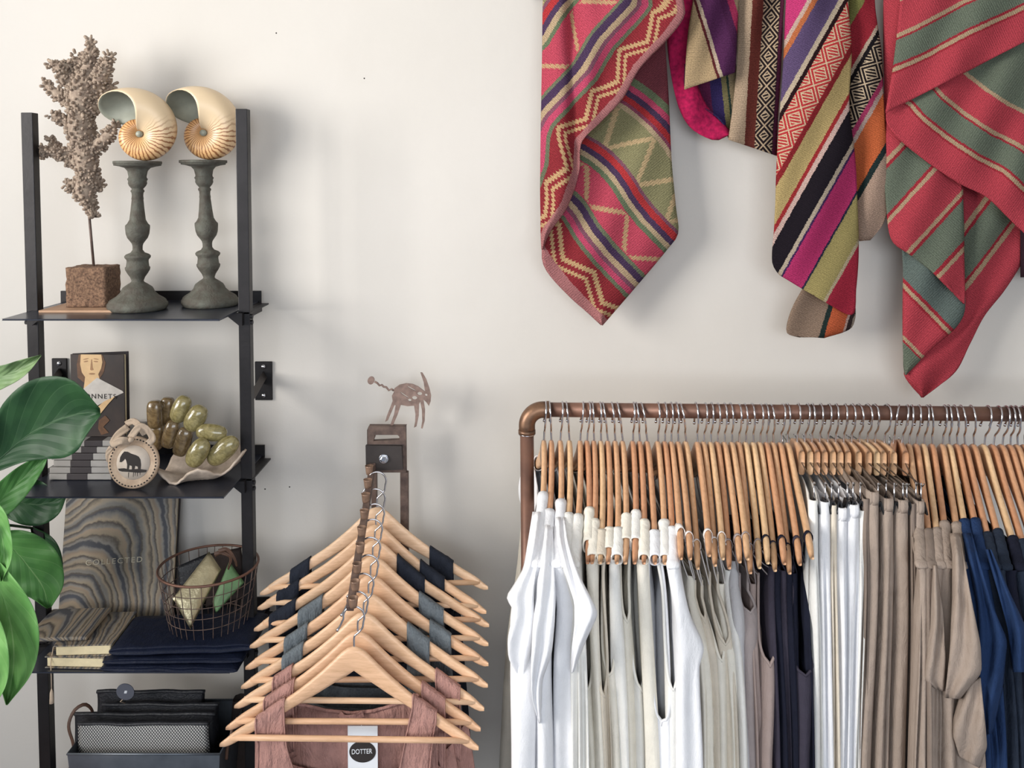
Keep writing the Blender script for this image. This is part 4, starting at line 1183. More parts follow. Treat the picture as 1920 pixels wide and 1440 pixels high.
def strap(i, ul, ur, mt, parent, front_pts=None, back_len=.10, th=.0095, wrinkle=.0012, seed=0, front_len=.08):
    """cloth band laid over the arm between pixel columns ul..ur, hanging down in front and behind"""
    rows = []; N = 9
    path_n = 26
    for j in range(N):
        u = lerp(ul, ur, j/(N-1)); s = s_for_px(i, u); t = arm_pt(i, s); h = arm_h(s)
        fr_end = t+Vector((0, -th*.9, -h-front_len)) if front_pts is None else None
        pts = []
        if front_pts is not None:
            for (vv, a_, b_, dd) in front_pts[::-1]:
                pts.append(P(lerp(a_, b_, j/(N-1)), vv, dd))
        else: pts += [fr_end, t+Vector((0, -th, -h*1.3))]
        pts += [t+Vector((0, -th, -h*.5)), t+Vector((0, -th*.8, .001)), t+Vector((0, 0, .0028)), t+Vector((0, th*.8, .001)), t+Vector((0, th, -h*.6)), t+Vector((0, th*.9, -h-back_len))]
        sp = smoothpath(pts, path_n+ (20 if front_pts else 0))
        for k in range(len(sp)):
            e = min(1, k/4)
            sp[k] = sp[k]+Vector((0, wrinkle*noise.noise(Vector((j*.9+seed*5, k*.25, seed)))*2, 0))
        rows.append(sp)
    mb = MB(); mb.grid(rows)
    so = solid(mb.build('shoulder_strap', mt, parent), .0016, 0)
    if i >= 6:
        for edge in (rows[0], rows[-1]):
            m2 = MB(); L_ = len(edge)
            m2.tube([q+Vector((0, -.0012 if k < L_*.7 else 0, 0)) for k, q in enumerate(edge)], [.0015+.0007*noise.noise(Vector((k*.9, i, 1))) for k in range(L_)], 6)
            m2.build('strap_hem', mt, parent)
    return so
def body_tube(i, xl, xr, z0, z1, dy, th, mt, parent, name='bodice', neck=None, seed=0, flare=.02):
    """closed flat garment body hanging under hanger i (world x range, top z0 to z1)"""
    mb = MB(); NR, NC = 30, 56; rows = []
    yb = FHp[i].y+dy
    for r in range(NR+1):
        t = r/NR; row = []
        for c in range(NC):
            a = 2*PI*c/NC; ca, sa = math.cos(a), math.sin(a)
            hwid = (xr-xl)/2+flare*t
            x = (xl+xr)/2+math.copysign(abs(ca)**.6, ca)*hwid
            zz = lerp(z0, z1, t)
            if neck: zz -= (1-t)**2*neck*(1-abs(ca)**2)
            yf = th*sa+.004*math.sin(x*70+seed+t*2)*min(1, .3+t)
            row.append(Vector((x, yb+yf, zz)))
        rows.append(row)
    mb.grid(rows, wrap=True)
    return solid(mb.build(name, mt, parent), .0012, 0)
zlow = .42
# dresses: (hanger, left strap px, right strap px, material, name, label, body px width)
DR = [(0, (545, 582), (806, 850), 'ink_navy', 'dark navy tank dress, farthest back on the sloping arm'),
      (1, (520, 562), (788, 834), 'ink_navy', 'dark navy tank dress, second from the back on the sloping arm'),
      (2, (506, 556), (745, 797), 'ink_navy', 'dark navy tank dress, third from the back on the sloping arm'),
      (3, (560, 606), (786, 832), 'greyblue', 'grey-blue tank top, hanging just in front of the navy ones'),
      (4, (534, 578), (806, 846), 'greyblue', 'grey-blue tank top, between two other grey-blue tops'),
      (5, (530, 570), (764, 806), 'greyblue', 'grey-blue tank top, nearest of the grey-blue ones'),
      (6, (514, 548), (818, 862), 'pink', 'dusty pink linen dress hanging third from the front'),
      (7, (497, 552), (792, 834), 'pink', 'dusty pink linen dress hanging second from the front')]
for (i, L, Rr, mk, lab) in DR:
    p = FHp[i]
    rt = thing('tank_dress' if mk != 'greyblue' else 'tank_shirt', lab, 'dress' if mk != 'greyblue' else 'shirt', (p.x, p.y, zlow), 'tank dresses on the sloping arm')
    for k, (a, b_) in enumerate((L, Rr)):
        strap(i, a, b_, MT[mk], rt, None, .12, .0092, .0016, seed=i*2+k, front_len=.075 if i != 7 else .10)
    x0 = arm_pt(i, s_for_px(i, L[0])).x-.012; x1 = arm_pt(i, s_for_px(i, Rr[1])).x+.012
    z0 = arm_pt(i, .6).z-.11
    body_tube(i, x0, x1, z0, zlow, .002, .0085, MT[mk], rt, neck=.05, seed=i)
# front pink dress with deep neck opening
i = 8; p = FHp[i]
rt = thing('tank_dress', 'dusty pink linen dress with wide straps, nearest on the sloping arm, bearing a white tag', 'dress', (p.x, p.y, zlow), 'tank dresses on the sloping arm')
strap(8, 482, 534, MT['pink'], rt, [(1400, 484, 538, 1.470), (1450, 483, 552, 1.468), (1520, 482, 575, 1.47), (1600, 478, 600, 1.475)], .10, .0092, .0022, seed=21)
strap(8, 775, 818, MT['pink'], rt, [(1370, 764, 814, 1.470), (1440, 750, 806, 1.468), (1520, 730, 806, 1.47), (1600, 700, 812, 1.475)], .10, .0092, .0022, seed=23)
# front lower panel joining both straps
mb = MB(); rows = []
for r in range(20):
    v = lerp(1560, 1990, r/19); row = []
    for c in range(40):
        u = lerp(477-r*1.2, 812+r*1.5, c/39)
        q = P(u, v, 1.477); q.z = min(q.z, 9); q.y += .004*math.sin(c*.9+r*.1)
        row.append(q)
    rows.append(row)
mb.grid(rows); solid(mb.build('front_panel', MT['pink'], rt), .0014, 0)
# back panel with curved back neckline
mb = MB(); rows = []; NC = 60
def neck_v(u): return interp([478, 520, 545, 575, 610, 660, 700, 735, 765, 785, 820], [1345, 1322, 1318, 1322, 1331, 1336, 1332, 1322, 1310, 1300, 1310], u)
for r in range(34):
    t = r/33; row = []
    for c in range(NC):
        u = lerp(478, 818, c/(NC-1)); v = lerp(neck_v(u), 1990, t)
        q = P(u, v, 1.532+.004*math.sin(c*.55)*(.3+t)); q.y += .0022*noise.noise(Vector((c*.35, r*.5, 2)))
        row.append(q)
    rows.append(row)
mb.grid(rows); solid(mb.build('back_panel', MT['pink'], rt), .0014, 0)
mb = MB(); mb.tube([P(lerp(500, 800, k/30), neck_v(lerp(500, 800, k/30))+1, 1.530) for k in range(31)], .0022, 6, flat=1.6); mb.build('neckline_hem', MT['pink'], rt)
mb = MB(); ribbon(mb, [P(636, 1338, 1.527), P(645, 1346, 1.523), P(665, 1345, 1.521), P(682, 1338, 1.526)], .012); solid(mb.build('hanging_loop', MT['pink'], rt), .0015)
# hang tag
dt = 1.512
c0 = P(652, 1361, dt); wT = P(708, 1361, dt).x-c0.x; hT = c0.z-P(652, 1470, dt).z
rt = thing('hang_tag', 'white card tag with a black round logo hanging inside the nearest pink dress', 'tag', (c0.x+wT/2, c0.y, c0.z))
mb = MB(); mb.box((c0.x+wT/2, c0.y, c0.z-hT/2), (wT/2, .0006, hT/2)); mb.build('card', MT['white_card'], rt, False)
s2 = dt/F
mb = MB(); mb.prism([ell(0, 0, 25.5*s2, 21*s2, 40)], P(680, 1409, dt)+Vector((0, -.0010, 0)), (1, 0, 0), (0, 0, 1), (0, -1, 0), .0005); mb.build('round_logo', MT['ink'], rt, False)
textmesh('logo_lettering', 'DOTTER', .0125, P(660, 1413, dt)+Vector((0, -.0016, 0)), Vector((1, 0, .04)), Vector((0, 0, 1)), Vector((0, -1, 0)), MT['white_card'], rt, 1.0, width=39*s2)
mb = MB(); mb.tube([P(680, 1366, dt)+Vector((0, -.001, 0)), P(676, 1355, 1.518), P(668, 1344, 1.524)], .0005, 5); mb.build('string', MT['white_card'], rt)

# ================================================================== COPPER RAIL RACK
DPp = 1.58
pL = P(1022, 768, DPp); pR = P(1990, 777.5, DPp)
rp = 13.6*DPp/F
rt = thing('copper_pipe_rack', 'garment rack of aged copper pipe with an elbow at its left corner', 'rack', (P(989, 1200, DPp).x, Yd(DPp), 0))
ru = Vector(pR-pL).normalized(); RE = pR+ru*.15
mb = MB(); mb.tube([pL, RE], rp, 24); mb.build('top_pipe', MT['copper'], rt)
pe = P(988, 812, DPp); pb = Vector((P(992, 1300, DPp).x, Yd(DPp), 0.0)); t_ = (0-pe.z)/(pb.z-pe.z)
mb = MB(); mb.tube([pe, Vector((pb.x+.004, pb.y, .012))], rp*.95, 24); mb.build('left_upright', MT['copper'], rt)
mb = MB()
cen = Vector((pL.x-.004, Yd(DPp), pe.z+.006)); Rbend = cen.x-pe.x
arc = [Vector((cen.x-Rbend*math.cos(a), cen.y, pL.z-Rbend+Rbend*math.sin(a))) for a in [PI/2*k/12 for k in range(13)]]
arc = [Vector((pe.x, pe.y, pe.z+.002))]+arc+[pL+ru*.006]
mb.tube(arc, rp*1.14, 24)
mb.tube([arc[0]+Vector((0, 0, -.003)), arc[0]+Vector((0, 0, .004))], rp*1.2, 24); mb.tube([arc[-1]-ru*.004, arc[-1]+ru*.003], rp*1.2, 24)
mb.build('elbow_fitting', MT['copper_fit'], rt)
mb = MB(); mb.tube([arc[0]+Vector((0, 0, -.0045)), arc[0]+Vector((0, 0, -.003))], rp*1.17, 24); mb.build('solder_ring', MT['chrome'], rt)
mb = MB(); mb.tube([RE, Vector((RE.x, RE.y, .012))], rp*.95, 20); mb.build('right_upright', MT['copper'], rt)
for xx in (pb.x+.004, RE.x):
    mb = MB(); mb.tube([(xx, Yd(DPp)-.24, rp*1.1), (xx, Yd(DPp)+.22, rp*1.1)], rp, 16); mb.build('foot_pipe', MT['copper'], rt)
NECK = [1020, 1034, 1051, 1068, 1088, 1101, 1114, 1127, 1140, 1154, 1168, 1187, 1200, 1214, 1234, 1247, 1259, 1272, 1287, 1308, 1320, 1333, 1346, 1359, 1373, 1386, 1399, 1413, 1425.5, 1438, 1450.5, 1463.5, 1477,
        1495, 1509, 1522.5, 1537, 1552, 1567, 1582, 1597, 1612, 1627, 1641, 1658, 1675, 1691, 1705, 1719, 1733, 1749, 1768, 1781, 1795.5, 1810, 1827, 1846, 1863, 1880, 1895, 1908.5, 1922]
HOOK = [1024, 1030, 1055, 1061, 1094, 1106, 1110, 1125, 1129, 1146, 1156, 1188, 1192, 1201, 1234, 1247, 1259, 1268, 1274, 1305, 1323, 1335, 1346, 1359, 1370, 1385, 1396, 1410, 1426, 1436, 1444, 1469, 1477,
        1497, 1515, 1523, 1539, 1555, 1568, 1585, 1598, 1610, 1627, 1640, 1664, 1685, 1701, 1709, 1723, 1738, 1743, 1771, 1778, 1789, 1801, 1820, 1853, 1873, 1887, 1896, 1904, 1917]
TIP = {0: 1005, 1: 1020, 2: 1045, 3: 1060, 4: 1076, 5: 1101, 6: 1110, 7: 1126, 8: 1139, 9: 1156, 10: 1173, 11: 1190, 12: 1208, 13: 1228, 14: 1247, 15: 1261, 16: 1275, 17: 1292, 18: 1311, 19: 1328, 20: 1341, 21: 1354, 22: 1369, 23: 1386, 24: 1401, 25: 1411, 26: 1425, 27: 1440, 28: 1456, 29: 1471, 30: 1485, 31: 1501, 32: 1520,
       47: 1728, 48: 1745, 49: 1762, 50: 1777, 51: 1803, 52: 1820, 53: 1843, 54: 1864, 55: 1885, 56: 1912, 57: 1930, 58: 1950, 59: 1967, 60: 1982, 61: 1998}
ORD = ['first', 'second', 'third', 'fourth', 'fifth', 'sixth', 'seventh', 'eighth', 'ninth', 'tenth', 'eleventh', 'twelfth', 'thirteenth', 'fourteenth', 'fifteenth', 'sixteenth', 'seventeenth', 'eighteenth', 'nineteenth', 'twentieth']
rs = random.Random(5)
SH = []; SWING = {}     # (neck point, yaw), swing in the hanger's own plane
TV = dict(zip(range(16, 33), (1023, 1023, 1041, 1017, 1035, 1023, 1040, 1028, 1023, 1049, 1039, 1030, 1044, 1031, 1049, 1032, 1020)))
zpipe_off = P(1022, 768, DPp).z
def neckpt(i):
    u = NECK[i]; x = P(u, 825, DPp).x
    zp_ = pL.z+(x-pL.x)*ru.z/ru.x
    return Vector((x, Yd(DPp), zp_+rp+.0014-.0185-.052+ (0)))
def side_pt(i, s, up=0.0):
    """point on the side hanger, s>0 towards the viewer"""
    a = abs(s); q = Vector((s*HW, contour(a, .022), -drop_top(a)*.82+up)); p0, yw = SH[i]
    return p0+Matrix.Rotation(yw, 3, 'Z') @ Matrix.Rotation(SWING.get(i, 0), 3, 'Y') @ q
for i in range(len(NECK)):
    p0 = neckpt(i)
    if i in TIP:
        best = (1e9, 0)
        for k in range(-60, 61):
            yw = -PI/2+math.radians(k*.5); q = p0+Matrix.Rotation(yw, 3, 'Z') @ Vector((HW, -.022, -.12))
            e = abs(PX(q)[0]-TIP[i])
            if e < best[0]: best = (e, yw)
        SH.append((p0, best[1]))
    else: SH.append((p0, -PI/2))
tipv = sum(PX(side_pt(i, 1.0))[1] for i in TV)/len(TV); mean_tv = sum(TV.values())/len(TV)
for i in TV:
    base_v = PX(side_pt(i, 1.0))[1]; want = base_v+(TV[i]-mean_tv)
    best = (1e9, 0)
    for k in range(-40, 41):
        SWING[i] = math.radians(k*.15); e = abs(PX(side_pt(i, 1.0))[1]-want)
        if e < best[0]: best = (e, SWING[i])
    SWING[i] = best[1]
def hooktilt(i):
    dx = (HOOK[i]-NECK[i])*DPp/F
    return -math.asin(max(-.5, min(.5, dx/.07)))*0.9
# ---- what hangs on each hook: (first visible row v, [(v, xl, xr)...], material, armhole bottom v, kind, words)
G = {
0: (922, [(980, 990, 1021), (1060, 978, 1032), (1140, 962, 1032), (1260, 958, 1012), (1440, 960, 1004)], 'white', 0, 'tee', 'white linen tee at the left end of the rail, beside the elbow'),
1: (953, [(1010, 1010, 1036), (1100, 1006, 1044), (1240, 1002, 1034), (1440, 1004, 1040)], 'white', 0, 'tee', 'white linen tee, second from the left on the rail'),
2: (934, [(1000, 1036, 1059), (1060, 1040, 1072), (1150, 1046, 1092), (1260, 1040, 1082), (1440, 1040, 1074)], 'white', 0, 'tee', 'white linen tee with a wide drooping right sleeve'),
3: (960, [(1040, 1059, 1074), (1200, 1068, 1090), (1440, 1073, 1092)], 'offwhite', 0, 'dress', 'off-white dress hanging behind the drooping white sleeve'),
4: (963, [(1040, 1075, 1085), (1200, 1082, 1098), (1440, 1086, 1104)], 'offwhite', 0, 'dress', 'narrow off-white dress, fifth from the left'),
5: (949, [(1015, 1086, 1104), (1060, 1088, 1108), (1200, 1086, 1112), (1290, 1084, 1114), (1440, 1098, 1124)], 'cream', 1286, 'top', 'cream tank dress with a deep armhole, sixth from the left'),
6: (971, [(1040, 1103, 1118), (1200, 1108, 1124), (1440, 1118, 1136)], 'cream', 0, 'top', 'cream tank dress, seventh from the left'),
7: (992, [(1080, 1117, 1132), (1250, 1120, 1141), (1440, 1128, 1148)], 'beige', 1300, 'top', 'beige tank dress with a long shadowed armhole, eighth from the left'),
8: (987, [(1060, 1131, 1146), (1250, 1131, 1154), (1440, 1142, 1162)], 'cream', 1262, 'top', 'cream tank top with an armhole ending low, ninth from the left'),
9: (987, [(1050, 1144, 1161), (1250, 1148, 1174), (1440, 1156, 1180)], 'offwhite', 0, 'top', 'off-white tank top, tenth from the left'),
10: (962, [(1010, 1162, 1178), (1100, 1164, 1180), (1280, 1172, 1194), (1440, 1178, 1200)], 'cream', 1160, 'top', 'cream tank dress with a hanger tip showing, eleventh from the left'),
11: (954, [(1020, 1181, 1196), (1150, 1181, 1204), (1290, 1188, 1216), (1440, 1194, 1222)], 'offwhite', 1288, 'top', 'off-white tank dress with a hanger tip showing, twelfth from the left'),
12: (973, [(1050, 1196, 1216), (1200, 1204, 1226), (1440, 1214, 1240)], 'cream', 0, 'top', 'cream tank top, thirteenth from the left'),
13: (992, [(1040, 1214, 1232), (1120, 1218, 1250), (1240, 1222, 1256), (1360, 1226, 1258), (1440, 1228, 1260)], 'white', 1356, 'top', 'bright white tank top with the deepest armhole, fourteenth from the left'),
14: (973, [(1050, 1234, 1254), (1110, 1244, 1270), (1200, 1248, 1274), (1290, 1250, 1272), (1440, 1252, 1276)], 'offwhite', 1288, 'top', 'off-white tank top with a flared shoulder, fifteenth from the left'),
15: (985, [(1060, 1258, 1274), (1160, 1268, 1296), (1220, 1270, 1322), (1260, 1272, 1314), (1440, 1272, 1320)], 'white', 0, 'dress', 'bright white dress bulging at its shoulder, sixteenth from the left'),
16: (1080, [(1120, 1290, 1303), (1250, 1314, 1334), (1440, 1320, 1340)], 'cream', 0, 'strap', 'cream camisole with a wide white band, just right of the bright white dress'),
17: (1090, [(1120, 1304, 1317), (1250, 1330, 1348), (1440, 1336, 1354)], 'beige', 1160, 'strap', 'beige camisole on thin straps, second right of the bright white dress'),
18: (1100, [(1130, 1318, 1332), (1220, 1342, 1360), (1440, 1350, 1368)], 'cream', 1235, 'strap', 'cream camisole on thin straps, third right of the bright white dress'),
19: (1075, [(1110, 1332, 1347), (1160, 1340, 1364), (1207, 1348, 1374), (1440, 1364, 1384)], 'beige', 1205, 'strap', 'beige camisole with a rounded armhole above the pale skirts'),
20: (1095, [(1130, 1347, 1360), (1250, 1366, 1384), (1440, 1376, 1392)], 'cream', 0, 'strap', 'cream camisole right of the rounded beige armhole'),
21: (1070, [(1110, 1361, 1375), (1250, 1378, 1394), (1440, 1386, 1402)], 'offwhite', 0, 'strap', 'off-white camisole in front of the grey tops'),
22: (1052, [(1100, 1370, 1386), (1160, 1376, 1398), (1300, 1388, 1402), (1440, 1396, 1410)], 'lightgrey', 0, 'strap', 'bluish white camisole between cream and mauve tops'),
23: (1078, [(1110, 1388, 1404), (1150, 1390, 1424), (1260, 1398, 1422), (1440, 1404, 1424)], 'greymauve', 1148, 'strap', 'grey-mauve top with a slanting open armhole'),
24: (1095, [(1130, 1408, 1418), (1440, 1420, 1432)], 'mauve', 0, 'strap', 'mauve top behind the long taupe armhole'),
25: (1078, [(1120, 1424, 1442), (1240, 1426, 1458), (1330, 1424, 1456), (1440, 1420, 1452)], 'mauve', 1240, 'strap', 'mauve-taupe top with a long rounded armhole'),
26: (1062, [(1120, 1442, 1453), (1440, 1452, 1464)], 'charcoal', 0, 'strap', 'charcoal top just right of the mauve-taupe armhole'),
27: (1060, [(1120, 1454, 1464), (1440, 1460, 1476)], 'darknavy', 0, 'strap', 'midnight navy top, second right of the mauve-taupe armhole'),
28: (1070, [(1120, 1465, 1475), (1440, 1472, 1486)], 'charcoal', 0, 'strap', 'charcoal top between two midnight navy tops'),
29: (1070, [(1120, 1476, 1486), (1440, 1484, 1496)], 'darknavy', 0, 'strap', 'midnight navy top left of the dark rounded armhole'),
30: (1075, [(1120, 1486, 1496), (1440, 1492, 1504)], 'darknavy', 0, 'strap', 'midnight navy top directly behind the dark rounded armhole'),
31: (1062, [(1120, 1490, 1512), (1200, 1486, 1524), (1262, 1484, 1532), (1340, 1488, 1526), (1440, 1490, 1520)], 'charcoal', 1262, 'strap', 'charcoal dress with a large dark rounded armhole'),
32: (1048, [(1100, 1508, 1517), (1440, 1516, 1526)], 'darknavy', 0, 'strap', 'midnight navy dress touching the white trousers'),
33: (939, [(1060, 1520, 1535), (1200, 1522, 1540), (1440, 1524, 1544)], 'offwhite', 0, 'pants', 'off-white trousers clipped up at the left of the clip hangers'),
34: (942, [(1100, 1540, 1558), (1440, 1545, 1564)], 'white', 0, 'pants', 'bright white trousers, left of the two white pairs'),
35: (948, [(1100, 1560, 1569), (1440, 1564, 1574)], 'beige', 0, 'pants', 'thin beige trousers between two bright white pairs'),
36: (953, [(1100, 1571, 1590), (1300, 1573, 1590), (1440, 1572, 1588)], 'white', 0, 'pants', 'bright white trousers, right of the two white pairs'),
37: (947, [(1100, 1592, 1613), (1300, 1590, 1606), (1440, 1588, 1602)], 'white', 0, 'pants', 'white gathered trousers next to the taupe trousers'),
38: (958, [(1100, 1614, 1622), (1440, 1602, 1612)], 'offwhite', 0, 'pants', 'narrow off-white trousers squeezed beside the taupe trousers'),
39: (936, [(1100, 1620, 1630), (1440, 1608, 1624)], 'taupe_dk', 0, 'pants', 'dark taupe trousers behind the gathered waistbands'),
40: (923, [(1060, 1630, 1650), (1150, 1624, 1648), (1440, 1608, 1638)], 'taupe', 0, 'pants', 'taupe trousers whose waistband sits highest'),
41: (935, [(1060, 1656, 1678), (1150, 1652, 1676), (1440, 1642, 1666)], 'taupe', 0, 'pants', 'taupe trousers with a gathered elastic waist'),
42: (938, [(1060, 1682, 1706), (1150, 1679, 1706), (1440, 1668, 1704)], 'taupe', 0, 'pants', 'wide taupe trousers right of the gathered pair'),
43: (945, [(1100, 1709, 1716), (1440, 1706, 1716)], 'taupe_dk', 0, 'pants', 'dark taupe trousers seen as a thin strip'),
44: (940, [(1100, 1718, 1735), (1440, 1714, 1736)], 'taupe', 0, 'pants', 'grey-taupe trousers on the rightmost clip hanger'),
47: (985, [(1080, 1728, 1738), (1440, 1718, 1734)], 'taupe', 0, 'tee', 'taupe linen shirt right behind the rightmost clipped trousers'),
48: (990, [(1080, 1737, 1746), (1440, 1732, 1744)], 'taupe_dk', 0, 'tee', 'darker taupe shirt squeezed in left of the other taupe shirts'),
49: (988, [(1060, 1738, 1752), (1200, 1740, 1766), (1330, 1742, 1768), (1440, 1742, 1766)], 'taupe', 0, 'tee', 'taupe linen shirt just right of the clipped trousers'),
50: (975, [(1060, 1756, 1774), (1200, 1766, 1788), (1440, 1768, 1796)], 'taupe', 0, 'tee', 'taupe linen shirt in the middle of the taupe shirts'),
51: (978, [(1040, 1778, 1802), (1150, 1780, 1824), (1260, 1776, 1836), (1340, 1784, 1842), (1440, 1798, 1850)], 'taupe', 0, 'tee', 'taupe linen shirt with a drooping sleeve beside the navy shirts'),
52: (972, [(1060, 1806, 1828), (1200, 1830, 1854), (1370, 1850, 1868), (1440, 1853, 1874)], 'navy', 0, 'tee', 'navy linen shirt touching the taupe shirts'),
53: (969, [(1060, 1830, 1850), (1200, 1856, 1878), (1440, 1876, 1892)], 'navy', 0, 'tee', 'navy linen shirt, second right of the taupe shirts'),
54: (997, [(1080, 1854, 1868), (1200, 1880, 1892), (1440, 1894, 1908)], 'denim', 0, 'tee', 'dark navy shirt, third right of the taupe shirts'),
55: (991, [(1080, 1870, 1888), (1200, 1894, 1910), (1440, 1910, 1926)], 'denim', 0, 'tee', 'dark navy shirt, fourth right of the taupe shirts'),
56: (1003, [(1080, 1890, 1908), (1200, 1912, 1926), (1440, 1928, 1942)], 'darknavy', 0, 'tee', 'midnight blue shirt near the right edge'),
57: (1010, [(1080, 1910, 1926), (1200, 1928, 1942), (1440, 1944, 1958)], 'denim', 0, 'tee', 'dark navy shirt cut by the right edge'),
}
WORD = {'white': 'white', 'offwhite': 'off-white', 'cream': 'cream', 'beige': 'beige', 'lightgrey': 'bluish white', 'greymauve': 'grey-mauve', 'mauve': 'mauve', 'charcoal': 'charcoal', 'darknavy': 'midnight navy', 'taupe': 'taupe', 'taupe_dk': 'dark taupe', 'navy': 'navy', 'denim': 'dark navy'}
def count_word(i):
    return ORD[i]
# hangers
clipset = list(range(33, 47))
for i in range(len(NECK)):
    if i in clipset: continue
    if i <= 15: w_ = 'wooden hanger, %s from the pipe elbow, holding %s linen' % (ORD[i], WORD[G[i][2]])
    elif i <= 32: w_ = 'wooden hanger with bare tip, %s of the exposed tips from the left' % ORD[i-16]
    elif i in G: w_ = 'wooden hanger right of the clip hangers, %s from them, holding %s linen' % (ORD[i-47], WORD[G[i][2]])
    else: w_ = 'wooden hanger right of the clip hangers, %s from them, on the copper rail' % ORD[i-47]
    p0, yw = SH[i]
    h_ = place_hanger('side', p0, yw, w_, 'wooden hangers on the copper rail', hooktilt(i))
    h_.rotation_euler.y = SWING.get(i, 0)
# clip hangers
CLIP = {33: (1525, 886), 34: (1547, 892), 35: (1558, 901), 36: (1572, 900), 37: (1590, 903), 38: (1599, 886), 39: (1614, 896), 40: (1647, 866), 41: (1677, 876), 42: (1694, 888), 43: (1700, 905), 44: (1727, 886), 45: (1661, 904), 46: (1716, 900)}
CLp = thing('clip_hanger', 'x', 'hanger', (0, 0, 0))
mb = MB(); rows = []
for k in range(-6, 7):
    s = k/6; hz = .0245*(1-.12*abs(s)**3); zc = -.0245-.002*abs(s)**2
    rows.append([Vector((s*.040, math.copysign(abs(math.cos(a))**.5, math.cos(a))*.0056, zc+math.copysign(abs(math.sin(a))**.4, math.sin(a))*hz)) for a in [2*PI*q/14 for q in range(14)]])
mb.grid(rows, wrap=True); mb.face(list(range(14))); mb.face([12*14+q for q in range(14)][::-1]); mb.build('wooden_block', MT['wood_side'], CLp, local=True)
_, hk, _ = hanger_meshes(.02, .8, .005); hk.build('hook', MT['chrome'], CLp, local=True)
mb = MB(); mb.tube([Vector((-.15, 0, -.030)), Vector((-.04, 0, -.026)), Vector((.04, 0, -.026)), Vector((.145, 0, -.030)), Vector((.150, 0, -.024))], .0013, 6); mb.build('wire_rod', MT['wire'], CLp, local=True)
for sg in (-1, 1):
    mb = MB(); x = sg*.140
    mb.tube([Vector((x, 0, -.026)), Vector((x, 0, -.068))], .0015, 6)
    mb.tube([Vector((x+.004, .002, -.055)), Vector((x+.004, .003, -.074))], .0009, 6)
    o_ = mb.build('clip_stem', MT['chrome'], CLp, local=True)
    mb = MB(); mb.box((x, .004, -.066), (.010, .0014, .011), Matrix.Rotation(.25, 3, 'X')); mb.box((x, -.004, -.066), (.010, .0014, .011), Matrix.Rotation(-.25, 3, 'X'))
    mb.build('clip', MT['black'], CLp, False, local=True)
first = True; CLT = {}
for n_, i in enumerate(clipset):
    p0, yw = SH[i]
    best = (1e9, yw)
    for k in range(-40, 41):
        y2 = -PI/2+math.radians(k*1.0); q = p0+Matrix.Rotation(y2, 3, 'Z') @ Vector((.14, 0, -.04))
        e = abs(PX(q)[0]-CLIP[i][0])
        if e < best[0]: best = (e, y2)
    yw = best[1]
    if first: r = CLp; first = False
    else:
        r = CLp.copy(); col.objects.link(r)
        for ch in [c for c in CLp.children]:
            c = ch.copy(); col.objects.link(c); c.parent = r
    p0 = p0+Vector((0, 0, .001)); r.location = p0; r.rotation_euler = (0, 0, yw)
    bpy.context.view_layer.update()
    for c in r.children:
        if c.name.startswith('hook'): c.rotation_euler.x = hooktilt(i)
    SH[i] = (p0, yw); CLT[i] = p0+Matrix.Rotation(yw, 3, 'Z') @ Vector((.14, 0, -.068))
    tag(r, 'wooden block hanger with steel clips, %s from the left among the clip hangers' % ORD[n_], 'hanger', 'clip hangers on the copper rail')

